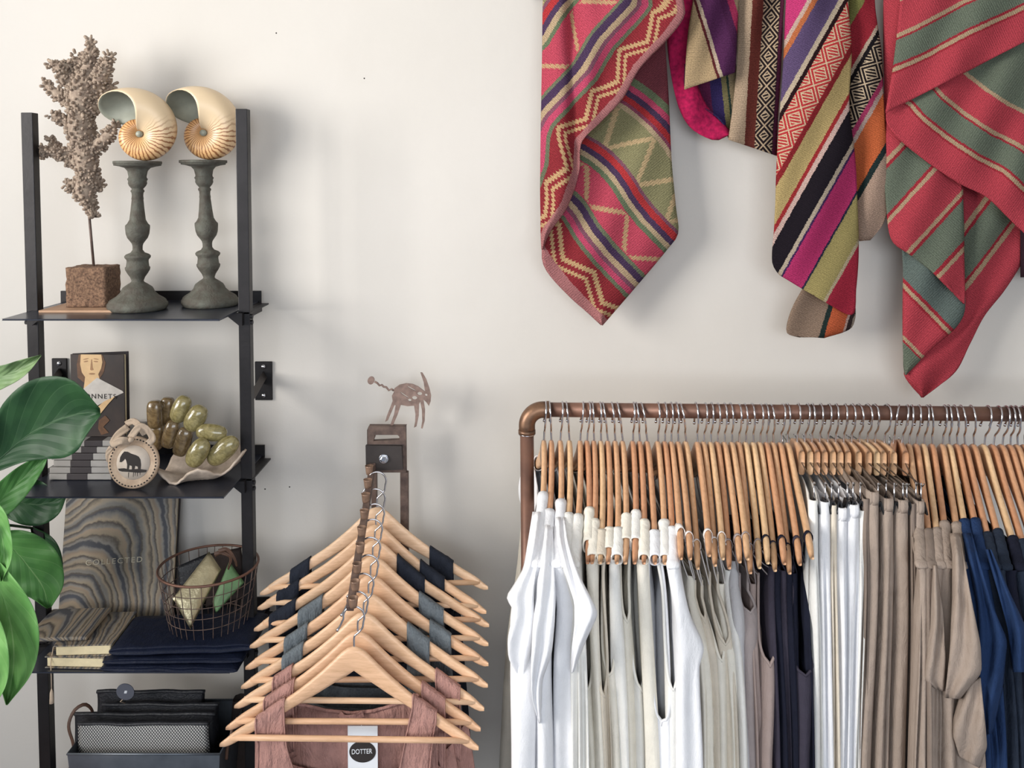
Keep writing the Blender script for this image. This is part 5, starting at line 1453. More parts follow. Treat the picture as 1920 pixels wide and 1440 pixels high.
VB = 1700
def garment(i, spec):
    vtop, rws, mk, arm, kind, lab = spec
    rnd = random.Random(i*13+1)
    name = {'tee': 'linen_shirt', 'dress': 'linen_dress', 'top': 'tank_shirt', 'strap': 'camisole', 'pants': 'trousers'}[kind]
    cat = {'tee': 'shirt', 'dress': 'dress', 'top': 'shirt', 'strap': 'camisole', 'pants': 'trousers'}[kind]
    grp = {'tee': 'linen shirts on the copper rail', 'dress': 'linen dresses on the copper rail', 'top': 'tank tops on the copper rail', 'strap': 'camisoles on the copper rail', 'pants': 'trousers on clip hangers'}[kind]
    yc = Yd(DPp)
    # find s where the garment starts at the near side
    if kind in ('tee', 'dress', 'top'):
        stop = .2
        for k in range(20, 100):
            s = k/100
            if PX(side_pt(i, s, .003))[1] >= vtop: stop = s; break
        s_out = 1.0 if kind != 'top' else ({5: .84, 10: .82, 11: .82, 8: .9}.get(i, .95))
        tp = side_pt(i, s_out, .003); ext0 = yc-tp.y+(.007 if kind != 'top' else .002)
        y_in = yc-side_pt(i, stop).y
        dn = ext0+{'tee': .008, 'dress': .006, 'top': -.004}[kind]
        def ztopf(off):
            if off >= y_in: return SH[i][0].z-.007-drop_top(min(1, off/HW))*.82
            return SH[i][0].z-.007-drop_top(min(1, y_in/HW))*.82-.035*(1-off/y_in)**.5
    elif kind == 'strap':
        ext0 = .115; tp = P(rws[0][1], vtop, DPp-.115); dn = .165; ztopf = lambda off: tp.z+.0
    else:
        tp = CLT[i]+Vector((0, 0, .001)); ext0 = .150; dn = .165
        tz = P(NECK[i], vtop, DPp-.150).z
        ztopf = lambda off: tz
    ztn = ztopf(ext0)
    zbot = P(1200, VB, DPp-dn).z
    vs = [r[0] for r in rws]; xl = [r[1] for r in rws]; xr = [r[2] for r in rws]
    if kind in ('tee', 'dress', 'top'):
        uc, vc = PX(tp); w0 = .0092*F/(DPp-ext0)
        kk = [k for k in range(len(vs)) if vs[k] > vc+12]
        vs = [vc]+[vs[k] for k in kk]; xl = [uc-w0]+[xl[k] for k in kk]; xr = [uc+w0]+[xr[k] for k in kk]
    vs.append(VB); xl.append(xl[-1]-2); xr.append(xr[-1]+2)
    NR = 84; NCP = 15; NSD = 9; NF = 7
    rows = []; opens = []
    ph = rnd.uniform(0, 6.3); ph2 = rnd.uniform(0, 6.3); nf = rnd.choice([.55, .8, 1.0]); amp = rnd.uniform(.006, .010)
    if kind == 'pants': nf = rnd.choice([1.3, 1.7]); amp = .007
    for r in range(NR+1):
        t = (r/NR)**1.15
        zn = lerp(ztn, zbot, t)
        drp = ztn-zn
        ext = lerp(ext0, dn, smooth(drp/.10)) + (.012*smooth((drp-.1)/.4) if kind != 'pants' else .0)
        d = DPp-ext
        b_ = (zn-CAM.z)
        # row pixel v for this depth
        k_ = d; up = b_*math.cos(PITCH)+d*math.sin(PITCH); f_ = d*math.cos(PITCH)-b_*math.sin(PITCH)
        v = CV-F*up/f_
        ul = sinterp(vs, xl, v); ur = sinterp(vs, xr, v)
        x0 = (ul-CU)/F*f_; x1 = (ur-CU)/F*f_
        bb = (x1-x0)/2; xc = (x0+x1)/2
        rc = min(bb*1.3, .022)
        op = 0.0
        if arm:
            va = vs[0]+2 if kind != 'strap' else vtop-40
            if v < arm:
                q = clamp((v-va)/(arm-va)); op = .90*math.sqrt(max(0, 1-q**5))*(smooth(.3+(v-va)/20) if kind != 'strap' else 1)
        am = amp*smooth(drp/.25)
        fade = smooth(drp/.05)
        row = []
        def fold(sv): return am*math.sin(2*PI*nf*sv*.5+ph+drp*2.2)+am*.4*math.sin(2*PI*nf*1.9*sv*.5+ph2-drp*3)
        yfar = min(yc+ext, -.045) if kind != 'x' else yc+ext
        extf = yfar-yc
        def zat(yy):
            # shoulders follow the hanger; below they settle to flat rows
            f = abs(yy-yc)/max(ext, 1e-4); yt = f*ext0
            zt_ = ztopf(yt); return lerp(zt_, zbot, t)
        wv = 1-smooth(drp/.12)
        def tab(z_):
            b2 = z_-CAM.z; up2 = b2*math.cos(PITCH)+d*math.sin(PITCH); f2 = d*math.cos(PITCH)-b2*math.sin(PITCH); v2 = CV-F*up2/f2
            a2 = (sinterp(vs, xl, v2)-CU)/F*f2; c2_ = (sinterp(vs, xr, v2)-CU)/F*f2
            return (a2+c2_)/2, (c2_-a2)/2
        if kind == 'pants': tab = lambda z_: (xc, bb)
        def xof(yy):
            if kind == 'strap': return (SH[i][0].x-xc)*smooth((yy-(yc-ext))/max(ext, 1e-4))
            s_ = -(yy-yc)/max(ext, 1e-4)*ext0/HW
            return wv*(side_pt(i, s_).x-side_pt(i, min(1, ext0/HW)).x)+(1-wv)*(SH[i][0].x-xc)*smooth((yy-(yc-ext))/max(ext, 1e-4))
        # near cap: two halves
        for half in (-1, 1):
            for c in range(8):
                if half < 0: sv = lerp(-1, -op, c/7)
                else: sv = lerp(op, 1, c/7)
                a = sv*PI/2
                x = xc+bb*math.sin(a); yy = yc-ext+rc*(1-math.cos(a))*.9-fold(sv)
                row.append(Vector((x, yy, zat(yc-ext) )))
        # right side going back
        xcb = lerp(xc, xc, 1)
        for c in range(1, NSD+1):
            q = (c/(NSD+1))**(1.6 if arm else 1); yy = lerp(yc-ext+rc*.9, yfar-rc, q); xc_, bb_ = tab(zat(yy))
            x = xc_+xof(yy)+bb_*(1-(.93*smooth(q/.13) if arm else .25*math.sin(q*PI))*(1-wv))+.0018*fade*math.sin(q*14+drp*6+ph)
            row.append(Vector((x, yy, zat(yy))))
        for c in range(NF):
            a = PI/2+PI*c/(NF-1); yy = yfar-rc+rc*(-math.cos(a)); x = xc+xof(yy)+bb*math.sin(a)*((.08+.92*wv) if arm else 1)
            row.append(Vector((x, yy, zat(yy))))
        for c in range(NSD, 0, -1):
            q = (c/(NSD+1))**(1.6 if arm else 1); yy = lerp(yc-ext+rc*.9, yfar-rc, q); xc_, bb_ = tab(zat(yy))
            x = xc_+xof(yy)-bb_*(1-(.93*smooth(q/.13) if arm else .25*math.sin(q*PI))*(1-wv))+.0018*fade*math.sin(q*14+drp*6+ph)
            row.append(Vector((x, yy, zat(yy))))
        rows.append(row); opens.append(op)
    mb = MB(); C = len(rows[0])
    if kind in ('tee', 'dress', 'top'):
        for sg in (1, -1):
            cov = []
            for k in range(15):
                s_ = lerp(stop, min(1.0, s_out+.01), k/14); q = side_pt(i, s_*sg, 0); h_ = (drop_bot(s_)-drop_top(s_))*.82
                hz = h_/2+.0028+(.0012 if k == 0 else 0); hx = .0088+.0006*math.sin(k*1.7+i)+(.0008 if k == 0 else 0)
                cov.append([q+Vector((math.copysign(abs(math.cos(a))**.7, math.cos(a))*hx, 0, -h_/2+math.copysign(abs(math.sin(a))**.8, math.sin(a))*hz)) for a in [2*PI*m_/16 for m_ in range(16)]])
            if kind != 'top':
                q = side_pt(i, 1.0*sg, 0); h_ = (drop_bot(1.0)-drop_top(1.0))*.82
                for (oy, lo, hh2, hx) in ((.0045, .002, h_/2+.004, .0092), (.0075, .003, h_/2, .0072), (.0088, .003, h_/4, .003)):
                    cov.append([q+Vector((math.copysign(abs(math.cos(a))**.7, math.cos(a))*hx, -oy*sg, -h_/2-lo+math.copysign(abs(math.sin(a))**.8, math.sin(a))*hh2)) for a in [2*PI*m_/16 for m_ in range(16)]])
            mb.grid(cov, wrap=True)
            if kind != 'top':
                mb.face([len(mb.v)-16+m_ for m_ in range(16)])
    nb = len(mb.v)
    for r_ in rows:
        for p in r_: mb.vert(p)
    for r in range(len(rows)-1):
        for c in range(C):
            k = (c+1) % C
            if c == 7 and (opens[r] > .03 or opens[r+1] > .03): continue
            mb.face((nb+r*C+c, nb+r*C+k, nb+(r+1)*C+k, nb+(r+1)*C+c))
    if arm:
        Lr = [rows[k][7] for k in range(len(rows)) if opens[k] > .03]; Rr = [rows[k][8] for k in range(len(rows)) if opens[k] > .03]
        if len(Lr) > 3:
            nxt = rows[len(Lr)][7]
            mb.tube([p+Vector((0, -.0008, 0)) for p in Lr+[nxt]+Rr[::-1]], .0015, 6)
    parts = kind in ('strap',) or i in SLEEVES or i in (40, 41, 42, 44, 36, 37)
    base = (SH[i][0].x, yc, zbot)
    if parts:
        rt = thing(name, lab, cat, base, grp)
        o = mb.build('garment_body', MT[mk], rt, weld=True)
    else:
        o = mb.build(name, MT[mk], weld=True); tag(o, lab, cat, grp); rt = None
    solid(o, .0022, 0)
    if kind == 'strap':
        # ribbon straps from the arm down to the body, near and far
        sv = {16: .74}.get(i, .80)
        for sg in (1, -1):
            q = side_pt(i, sv*sg, .0); h = (drop_bot(sv)-drop_top(sv))*.82
            wd = .022 if i == 16 else rnd.choice([.004, .005, .007])
            bandm = MT['gauze_white'] if i < 22 else (MT['greymauve'] if i < 27 else MT[mk])
            m2 = MB(); ring_ = []
            # loop round the arm
            for k in range(14):
                a = 2*PI*k/14; ring_.append((math.cos(a)*.0068, math.sin(a)*(h/2+.002)))
            rr = []
            for w_ in (-1, 1):
                rr.append([q+Vector((x_, w_*wd/2*(1 if sg > 0 else 1), -h/2+z_)) for x_, z_ in ring_])
            m2.grid(rr, wrap=True)
            # two ribbons hanging down
            for side in (-1, 1):
                top = q+Vector((side*.006, 0, -h))
                r0 = rows[0]; cand = r0[0] if side < 0 else r0[15]
                if sg < 0: cand = r0[15+NSD+NF-1] if side < 0 else r0[15+NSD]
                end = Vector(cand)+Vector((0, 0, -.004))
                mid = top.lerp(end, .5)+Vector((side*.001, -.003*sg, -.004))
                ribbon_x(m2, [top, mid, end], wd*.8 if wd > .01 else wd*1.0)
            solid(m2.build('shoulder_strap', bandm, rt), .0011, 0)
    if kind == 'pants' and parts:
        # gathered waistband
        m2 = MB(); rr = []
        for t in range(4):
            dz = -.0015-.0072*t; ring_ = []
            for k in range(96):
                a = 2*PI*k/96; g = .0012*math.sin(k*2.1)+.0006*math.sin(k*5)
                xx = rows[0][0].x; xx2 = rows[0][15].x; xm_ = (xx+xx2)/2; hb = (xx2-xx)/2+.0015
                ring_.append(Vector((xm_+math.copysign(abs(math.cos(a))**.4, math.cos(a))*(hb+g), yc-math.copysign(abs(math.sin(a))**.8, math.sin(a))*(ext0+.002+g+.002*math.sin(PI*t/3)), ztn+.002+dz)))
            rr.append(ring_)
        m2.grid(rr, wrap=True); solid(m2.build('gathered_waistband', MT[mk], rt), .0015, 0)
    if i in SLEEVES:
        for sl in SLEEVES[i]: sleeve(i, sl, MT[mk], rt)
    return rows
def ribbon_x(mb, pts, wid):
    pts = smoothpath(pts, 14); rows = []
    for p in pts: rows.append([p+Vector((0, -wid/2, 0)), p+Vector((.0012, 0, 0)), p+Vector((0, wid/2, 0))])
    mb.grid(rows)
# drooping sleeves traced as cloth flaps: left edge, right edge (photo px, depth), curl
SLEEVES = {
 0: [([(999, 960, 1.452), (990, 1020, 1.385), (980, 1070, 1.362), (962, 1100, 1.352), (948, 1120, 1.338), (964, 1143, 1.335), (952, 1200, 1.335), (954, 1236, 1.34), (975, 1272, 1.35)],
      [(1018, 960, 1.448), (1014, 1020, 1.378), (1008, 1060, 1.350), (1002, 1090, 1.342), (1000, 1118, 1.33), (1000, 1145, 1.33), (998, 1200, 1.335), (994, 1236, 1.34), (984, 1270, 1.352)], .010)],
 1: [([(1018, 985, 1.425), (1014, 1030, 1.375), (1008, 1090, 1.338), (1000, 1170, 1.322), (996, 1250, 1.315), (997, 1310, 1.32), (1011, 1356, 1.33)],
      [(1036, 985, 1.420), (1037, 1030, 1.370), (1040, 1090, 1.338), (1040, 1160, 1.325), (1034, 1226, 1.322), (1016, 1275, 1.33), (1014, 1354, 1.335)], .012)],
 2: [([(1040, 970, 1.44), (1046, 1020, 1.378), (1054, 1055, 1.350), (1062, 1080, 1.335), (1078, 1130, 1.322), (1078, 1170, 1.318), (1072, 1220, 1.325), (1071, 1262, 1.335)],
      [(1058, 970, 1.435), (1064, 1015, 1.375), (1074, 1050, 1.345), (1090, 1088, 1.322), (1108, 1122, 1.305), (1122, 1150, 1.300), (1098, 1200, 1.315), (1076, 1258, 1.338)], .010)],
 49: [([(1744, 1060, 1.37), (1742, 1150, 1.355), (1738, 1230, 1.35), (1734, 1275, 1.352), (1752, 1290, 1.36)],
      [(1756, 1060, 1.36), (1768, 1150, 1.345), (1772, 1230, 1.34), (1770, 1290, 1.345), (1768, 1296, 1.358)], .009),
      ([(1742, 1150, 1.375), (1732, 1230, 1.375), (1728, 1320, 1.375), (1742, 1395, 1.38)],
      [(1752, 1150, 1.37), (1744, 1230, 1.37), (1744, 1320, 1.372), (1750, 1392, 1.382)], .004)],
 51: [([(1781, 1000, 1.41), (1786, 1040, 1.362), (1786, 1120, 1.34), (1782, 1220, 1.325), (1774, 1290, 1.33), (1772, 1308, 1.345)],
      [(1800, 1000, 1.405), (1806, 1040, 1.355), (1820, 1120, 1.325), (1838, 1210, 1.305), (1840, 1262, 1.305), (1800, 1310, 1.33)], .010),
      ([(1800, 1300, 1.345), (1788, 1350, 1.34), (1788, 1380, 1.342), (1800, 1420, 1.35)],
      [(1838, 1270, 1.325), (1846, 1350, 1.315), (1850, 1400, 1.32), (1836, 1440, 1.335)], .008)],
 52: [([(1804, 1000, 1.41), (1814, 1045, 1.362), (1834, 1140, 1.345), (1838, 1240, 1.335), (1836, 1320, 1.335), (1850, 1378, 1.345)],
      [(1822, 1000, 1.405), (1834, 1045, 1.355), (1862, 1140, 1.335), (1888, 1200, 1.32), (1880, 1290, 1.325), (1860, 1374, 1.345)], .009)],
 53: [([(1848, 1030, 1.362), (1872, 1110, 1.345), (1890, 1180, 1.335), (1900, 1260, 1.33)],
      [(1858, 1030, 1.355), (1892, 1110, 1.335), (1925, 1180, 1.32), (1935, 1260, 1.32)], .009)],
}
def sleeve(i, sl, mt, parent):
    L, R, curl = sl; n = 34; rows = []
    Lp = resample(L, n); Rp = resample(R, n)
    Lp = [Lp[k] if k in (0, n-1) else (Lp[k-1]+Lp[k]*2+Lp[k+1])/4 for k in range(n)]; Rp = [Rp[k] if k in (0, n-1) else (Rp[k-1]+Rp[k]*2+Rp[k+1])/4 for k in range(n)]
    for k in range(n):
        row = []
        for c in range(13):
            s = c/12; q = Lp[k].lerp(Rp[k], s); d = q[2]-curl*.6*math.sin(PI*s)**.7+.005*math.sin(s*8+k*.16+i)+.003*noise.noise(Vector((s*3, k*.18, i)))
            row.append(P(q[0], q[1], d))
        # back of the sleeve: return behind
        for c in range(11, 0, -1):
            s = c/12; q = Lp[k].lerp(Rp[k], s); d = q[2]+.012*math.sin(PI*s)**.5
            row.append(P(q[0], q[1], d))
        rows.append(row)
    mb = MB(); mb.grid(rows, wrap=True)
    return solid(mb.build('drooping_sleeve', mt, parent), .0016, 0)
for i in sorted(G): garment(i, G[i])
# sheer gauze tunic hanging behind at the far left
mb = MB(); rows = []
for k in range(30):
    v = lerp(975, 1700, (k/29)); row = []
    for c in range(12):
        a = c/11; ul = interp([975, 1060, 1200, 1300, 1440, 1700], [978, 970, 950, 943, 936, 930], v); ur = interp([975, 1200, 1700], [990, 985, 990], v)
        u = lerp(ul, ur, a); row.append(P(u, v, 1.63-.02*math.sin(PI*a)+.003*math.sin(a*12+k*.2)))
    for c in range(11, -1, -1):
        a = c/11; u = lerp(interp([975, 1060, 1200, 1300, 1440, 1700], [978, 970, 950, 943, 936, 930], v), 988, a); row.append(P(u, v, 1.70+.02*math.sin(PI*a)))
    rows.append(row)
mb.grid(rows, wrap=True)
tag(solid(mb.build('gauze_tunic', MT['sheer']), .001, 0), 'sheer beige gauze tunic at the very left of the rail behind the pipe', 'tunic')
# ================================================================== WALL TEXTILES
RED, CRIM, PINKM = (170, 34, 46), (160, 44, 56), (214, 62, 96)
def tex_mat(name, stops, lo, hi, zig=None, lattice=None, blot=None, rib=None, wob=1.2):
    """stops: (position px, colour); UV.x carries the px position, UV.y the px along the stripes (both /1000)"""
    m, nt, b = newmat(name); uv = tcoord(nt, 'UV'); sx = nt.nodes.new('ShaderNodeSeparateXYZ'); nt.links.new(uv, sx.inputs[0])
    U = M(nt, 'MULTIPLY', sx.outputs[0], 1000.0); V = M(nt, 'MULTIPLY', sx.outputs[1], 1000.0)
    wn = noise_n(nt, uv, 60, 2, .5); wn2 = noise_n(nt, uv, 480, 1, .5)
    U2 = M(nt, 'ADD', U, M(nt, 'MULTIPLY', M(nt, 'SUBTRACT', wn, .5), wob*2.2)); U2 = M(nt, 'ADD', U2, M(nt, 'MULTIPLY', M(nt, 'SUBTRACT', wn2, .5), 5.0))
    f = M(nt, 'DIVIDE', M(nt, 'SUBTRACT', U2, float(lo)), float(hi-lo))
    st = [(clamp((p-lo)/(hi-lo)), lin(c)) for p, c in stops]; st[0] = (0.0, st[0][1])
    st = [(p_, tuple([(x*.86+.14*(c_[0]*.3+c_[1]*.5+c_[2]*.2))*.72 for x in c_[:3]]+[1])) for p_, c_ in st]; c = ramp(nt, f, st, True)
    beige = lin((196, 168, 130))
    def band(a, b_): return M(nt, 'MULTIPLY', M(nt, 'GREATER_THAN', U2, float(a)), M(nt, 'LESS_THAN', U2, float(b_)))
    for z in (zig or []):
        a, b_, ctr, per, am, th, colr = z
        tri = M(nt, 'PINGPONG', M(nt, 'ADD', V, 5000.0), per/2.0)
        step = M(nt, 'MULTIPLY', M(nt, 'ROUND', M(nt, 'DIVIDE', tri, 3.0)), 3.0)
        tri = M(nt, 'MULTIPLY', M(nt, 'SUBTRACT', M(nt, 'DIVIDE', step, per/2.0), .5), 2.0*am)
        teeth = M(nt, 'MULTIPLY', M(nt, 'PINGPONG', M(nt, 'ADD', V, 5000.0), 3.2), 1.5)
        d = M(nt, 'ABSOLUTE', M(nt, 'SUBTRACT', M(nt, 'ADD', M(nt, 'SUBTRACT', U, float(ctr)), teeth), tri))
        msk = M(nt, 'MULTIPLY', M(nt, 'LESS_THAN', d, float(th)), band(a, b_))
        c = mix(nt, msk, c, tuple([x*.78 for x in lin(colr)[:3]]+[1]))
    for lt in (lattice or []):
        a, b_, per, ground, thread = lt
        w_ = (b_-a)
        x = M(nt, 'SUBTRACT', U, float(a))
        t1 = M(nt, 'PINGPONG', M(nt, 'ADD', V, 5000.0), per/2.0)
        x1 = M(nt, 'MULTIPLY', t1, w_/(per/2.0))
        d1 = M(nt, 'ABSOLUTE', M(nt, 'SUBTRACT', x, x1)); d2 = M(nt, 'ABSOLUTE', M(nt, 'SUBTRACT', x, M(nt, 'SUBTRACT', float(w_), x1)))
        dm = M(nt, 'MINIMUM', d1, d2)
        dia = M(nt, 'LESS_THAN', M(nt, 'PINGPONG', dm, 4.2), 1.7)
        near = M(nt, 'LESS_THAN', dm, 9.5)
        bars = M(nt, 'LESS_THAN', M(nt, 'FRACT', M(nt, 'DIVIDE', M(nt, 'ADD', V, M(nt, 'MULTIPLY', x, .35)), 6.0)), .42)
        msk = M(nt, 'ADD', M(nt, 'MULTIPLY', near, dia), M(nt, 'MULTIPLY', M(nt, 'SUBTRACT', 1.0, near), bars))
        lc = mix(nt, msk, tuple([x*.78 for x in lin(ground)[:3]]+[1]), tuple([x*.78 for x in lin(thread)[:3]]+[1]))
        c = mix(nt, band(a, b_), c, lc)
    for bl_ in (blot or []):
        a, b_, colr, sc_, th = bl_
        n_ = noise_n(nt, uv, sc_, 1, .4)
        msk = M(nt, 'MULTIPLY', M(nt, 'GREATER_THAN', n_, th), band(a, b_)); c = mix(nt, msk, c, lin(colr))
    # woollen fleck
    fl = noise_n(nt, uv, 420, 3, .7)
    mm = nt.nodes.new('ShaderNodeMix'); mm.data_type = 'RGBA'; mm.blend_type = 'MULTIPLY'; mm.inputs[0].default_value = 1.0
    nt.links.new(c, mm.inputs[6]); nt.links.new(ramp(nt, fl, [(.3, (.52, .52, .52, 1)), (.7, (1.28, 1.28, 1.28, 1))]), mm.inputs[7])
    rb = M(nt, 'ADD', .94, M(nt, 'MULTIPLY', M(nt, 'SINE', M(nt, 'MULTIPLY', V, 1.9)), .10))
    m3_ = nt.nodes.new('ShaderNodeVectorMath'); m3_.operation = 'SCALE'; nt.links.new(mm.outputs[2], m3_.inputs[0]); nt.links.new(rb, m3_.inputs['Scale'])
    nt.links.new(m3_.outputs[0], b.inputs['Base Color'])
    b.inputs['Roughness'].default_value = .95; b.inputs['Specular IOR Level'].default_value = .08
    wv = M(nt, 'SINE', M(nt, 'MULTIPLY', V if rib is None else U, 1.5 if rib is None else rib))
    h = M(nt, 'ADD', M(nt, 'MULTIPLY', wv, .25), M(nt, 'MULTIPLY', fl, 1.0)); bump(nt, b, h, .55, .0012)
    return m
TXP = {}
def tpatch(mb, L, R, ufn, vfn, bulge=.012, mi=0, n=44, mcol=22, dd=0.0, wav=.0, dfn=None):
    Lp = smoothpath([Vector(p) for p in L], n) if len(L) > 2 else resample(L, n)
    Rp = smoothpath([Vector(p) for p in R], n) if len(R) > 2 else resample(R, n)
    rows = []; uvs = []
    for k in range(n):
        row = []; uu = []
        for c in range(mcol+1):
            s = c/mcol; q = Lp[k].lerp(Rp[k], s); x, y, d = q
            d2 = d+dd-bulge*math.sin(PI*s)**.8-.007*math.sin(x*.055+y*.030+mi*2)*math.sin(PI*s)**.5+.0045*noise.noise(Vector((x*.02, y*.012, mi)))*math.sin(PI*s)**.5+wav*math.sin(s*9+k*.12)+(dfn(x, y) if dfn else 0)
            row.append(P(x, y, d2)); uu.append((ufn(x, y)/1000.0, vfn(x, y)/1000.0))
        rows.append(row); uvs.append(uu)
    mb.grid(rows, uvs, mi)
def polydist(poly):
    def f(x, y):
        best = 1e9
        for i in range(len(poly)-1):
            ax, ay = poly[i][:2]; bx, by = poly[i+1][:2]; dx, dy = bx-ax, by-ay
            t = clamp(((x-ax)*dx+(y-ay)*dy)/(dx*dx+dy*dy)); best = min(best, math.hypot(x-ax-dx*t, y-ay-dy*t))
        return best
    return f
def warp(x, y): return 0
beige_c = (190, 162, 124); mauve_e = (188, 118, 116)
# ---- textile 1
T1s = [(0, (186, 116, 116)), (12, (156, 40, 50)), (57, (112, 120, 92)), (65, (208, 66, 106)), (76, (140, 84, 104)), (84, (196, 166, 128)), (95, (82, 58, 92)), (107, (116, 122, 94)), (114, (206, 66, 92)), (168, (110, 124, 92)), (176, (196, 168, 130)), (186, (86, 62, 96)), (196, (196, 44, 48)), (208, (140, 84, 104)), (214, (150, 144, 100)), (290, (196, 168, 130)), (298, (150, 70, 96)), (305, (190, 40, 46)), (316, (84, 60, 92)), (326, (206, 66, 106)), (336, (116, 128, 94)), (350, (130, 60, 70))]
zig1 = [(13, 56, 40, 92, 14, 4.6, (196, 160, 118)), (13, 56, 24, 92, 14, 3.6, (196, 160, 118)), (116, 166, 141, 150, 44, 6, (196, 156, 120)), (216, 289, 252, 90, 40, 7, (196, 170, 130))]
m1 = tex_mat('pink_geometric_weaving', T1s, 0, 380, zig1)
m1b = tex_mat('pink_geometric_weaving_fold', [(p*1.18 if p < 60 else p+10, c) for p, c in T1s], 0, 390, [(15, 66, 47, 110, 14, 5.0, (196, 160, 118)), (15, 66, 28, 110, 14, 3.8, (196, 160, 118)), (127, 176, 151, 120, 30, 6, (196, 156, 120)), (226, 299, 262, 90, 40, 9, (196, 170, 130))])
mb = MB()
RE1 = [(1268, -70), (1281, 0), (1283, 30), (1255, 69), (1199, 129), (1167, 185), (1126, 229), (1090, 268), (1086, 322), (1062, 390), (1030, 436), (1017, 468)]
RD = [1.725, 1.722, 1.720, 1.722, 1.728, 1.732, 1.738, 1.745, 1.747, 1.752, 1.757, 1.76]
RE1d = [(x, y, d) for (x, y), d in zip(RE1, RD)]
LE1 = [(1020, -70, 1.79), (1018, 0, 1.79), (1017, 100, 1.785), (1015, 200, 1.785), (1014, 300, 1.785), (1013, 380, 1.78), (1014, 430, 1.775), (1016, 468, 1.762)]
f1 = polydist(RE1)
def front_u(x, y): return f1(x, y)
tpatch(mb, LE1, RE1d, front_u, lambda x, y: -.68*x+.73*y, .016, 0, 60, 60, wav=.003, dfn=lambda x, y: .020*math.exp(-((x-1074-.02*(y-100))/11)**2)-.006*math.exp(-((x-1045)/14)**2)-.008*math.exp(-((x-1105)/18)**2))
BE = [(1014, 440), (1020, 500), (1062, 548), (1128, 610)]
f2 = polydist([(1000, 455), (1022, 492), (1062, 542), (1130, 612)])
# back panel
tpatch(mb, [(1225, -70, 1.80), (1210, 60, 1.80), (1150, 180, 1.80), (1080, 280, 1.80), (1050, 390, 1.79), (1017, 462, 1.77), (1021, 502, 1.775), (1062, 550, 1.78), (1127, 609, 1.785)],
       [(1240, -70, 1.82), (1246, 60, 1.81), (1253, 180, 1.80), (1259, 300, 1.79), (1267, 390, 1.785), (1271, 438, 1.785), (1252, 466, 1.785), (1200, 528, 1.785), (1129, 610, 1.785)], lambda x, y: f2(x, y), lambda x, y: .64*x+.77*y, .014, 1, 60, 34, wav=.003)
o = mb.build('woven_textile', [m1, m1b]); solid(o, .0022, 0)
tag(o, 'pink woven textile with beige zigzags, hanging leftmost on the wall', 'textile', 'folded woven textiles hanging on the wall')
# ---- textile 2
bP, dR = (196, 168, 124), (110, 24, 40)
m2a = tex_mat('tan_purple_weaving', [(0, (190, 160, 116)), (62, (100, 36, 40)), (67, (200, 176, 150)), (74, (92, 40, 88)), (110, (84, 34, 78)), (124, (170, 34, 84)), (138, (140, 120, 92))], 0, 160)
m2m = mat('magenta_wool', (176, 30, 78), .95, 0, .15, 120, .4, 500, c2=(120, 22, 58), spec=.1)
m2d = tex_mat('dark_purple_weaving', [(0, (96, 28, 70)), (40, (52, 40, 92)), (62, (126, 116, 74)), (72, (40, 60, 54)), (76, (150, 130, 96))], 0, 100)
m2c = tex_mat('tan_black_lattice_weaving', [(0, (188, 160, 130)), (27, (108, 46, 36)), (48, (50, 34, 34)), (80, (90, 30, 60)), (86, (140, 30, 44))], 0, 120, None, [(47, 79, 74, (38, 30, 32), (188, 164, 136))])
mb = MB()
# magenta back fold
tpatch(mb, [(1240, -60, 1.815), (1250, 60, 1.81), (1258, 140, 1.80), (1276, 208, 1.795), (1300, 244, 1.79), (1340, 263, 1.785), (1360, 256, 1.785)],
       [(1300, -60, 1.80), (1300, 60, 1.80), (1300, 130, 1.795), (1320, 190, 1.79), (1345, 222, 1.79), (1362, 238, 1.785), (1372, 250, 1.785)], lambda x, y: x-1250, lambda x, y: y, .01, 0, 30, 14)
# dark hollow
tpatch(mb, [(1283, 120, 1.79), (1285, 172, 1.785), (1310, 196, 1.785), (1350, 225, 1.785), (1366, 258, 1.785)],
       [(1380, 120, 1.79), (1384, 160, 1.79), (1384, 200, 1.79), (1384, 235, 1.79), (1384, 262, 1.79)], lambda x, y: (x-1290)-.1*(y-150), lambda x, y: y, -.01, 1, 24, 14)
# tan and purple front fold
tpatch(mb, [(1306, -60, 1.77), (1300, 0, 1.765), (1291, 60, 1.76), (1286, 120, 1.755), (1283, 168, 1.752)],
       [(1390, -60, 1.775), (1386, 0, 1.77), (1382, 50, 1.765), (1380, 100, 1.76), (1378, 136, 1.758)], lambda x, y: (x-1263)-.30*(y)+ .0 if False else (x-1283)*1.0-.30*(y-150), lambda x, y: y, .014, 2, 34, 24, wav=.003)
# right lattice fold
tpatch(mb, [(1380, -60, 1.79), (1382, 0, 1.785), (1383, 80, 1.78), (1380, 140, 1.775), (1374, 200, 1.77), (1366, 262, 1.768)],
       [(1474, -60, 1.79), (1470, 0, 1.785), (1466, 80, 1.78), (1462, 160, 1.775), (1458, 230, 1.772), (1456, 292, 1.77)], lambda x, y: (x-1378)+.06*(y-100), lambda x, y: y, .008, 3, 40, 30, wav=.006)
o = mb.build('woven_textile', [m2m, m2d, m2a, m2c]); solid(o, .0024, 0)
tag(o, 'tan, purple and black latticed textile, second from the left on the wall', 'textile', 'folded woven textiles hanging on the wall')
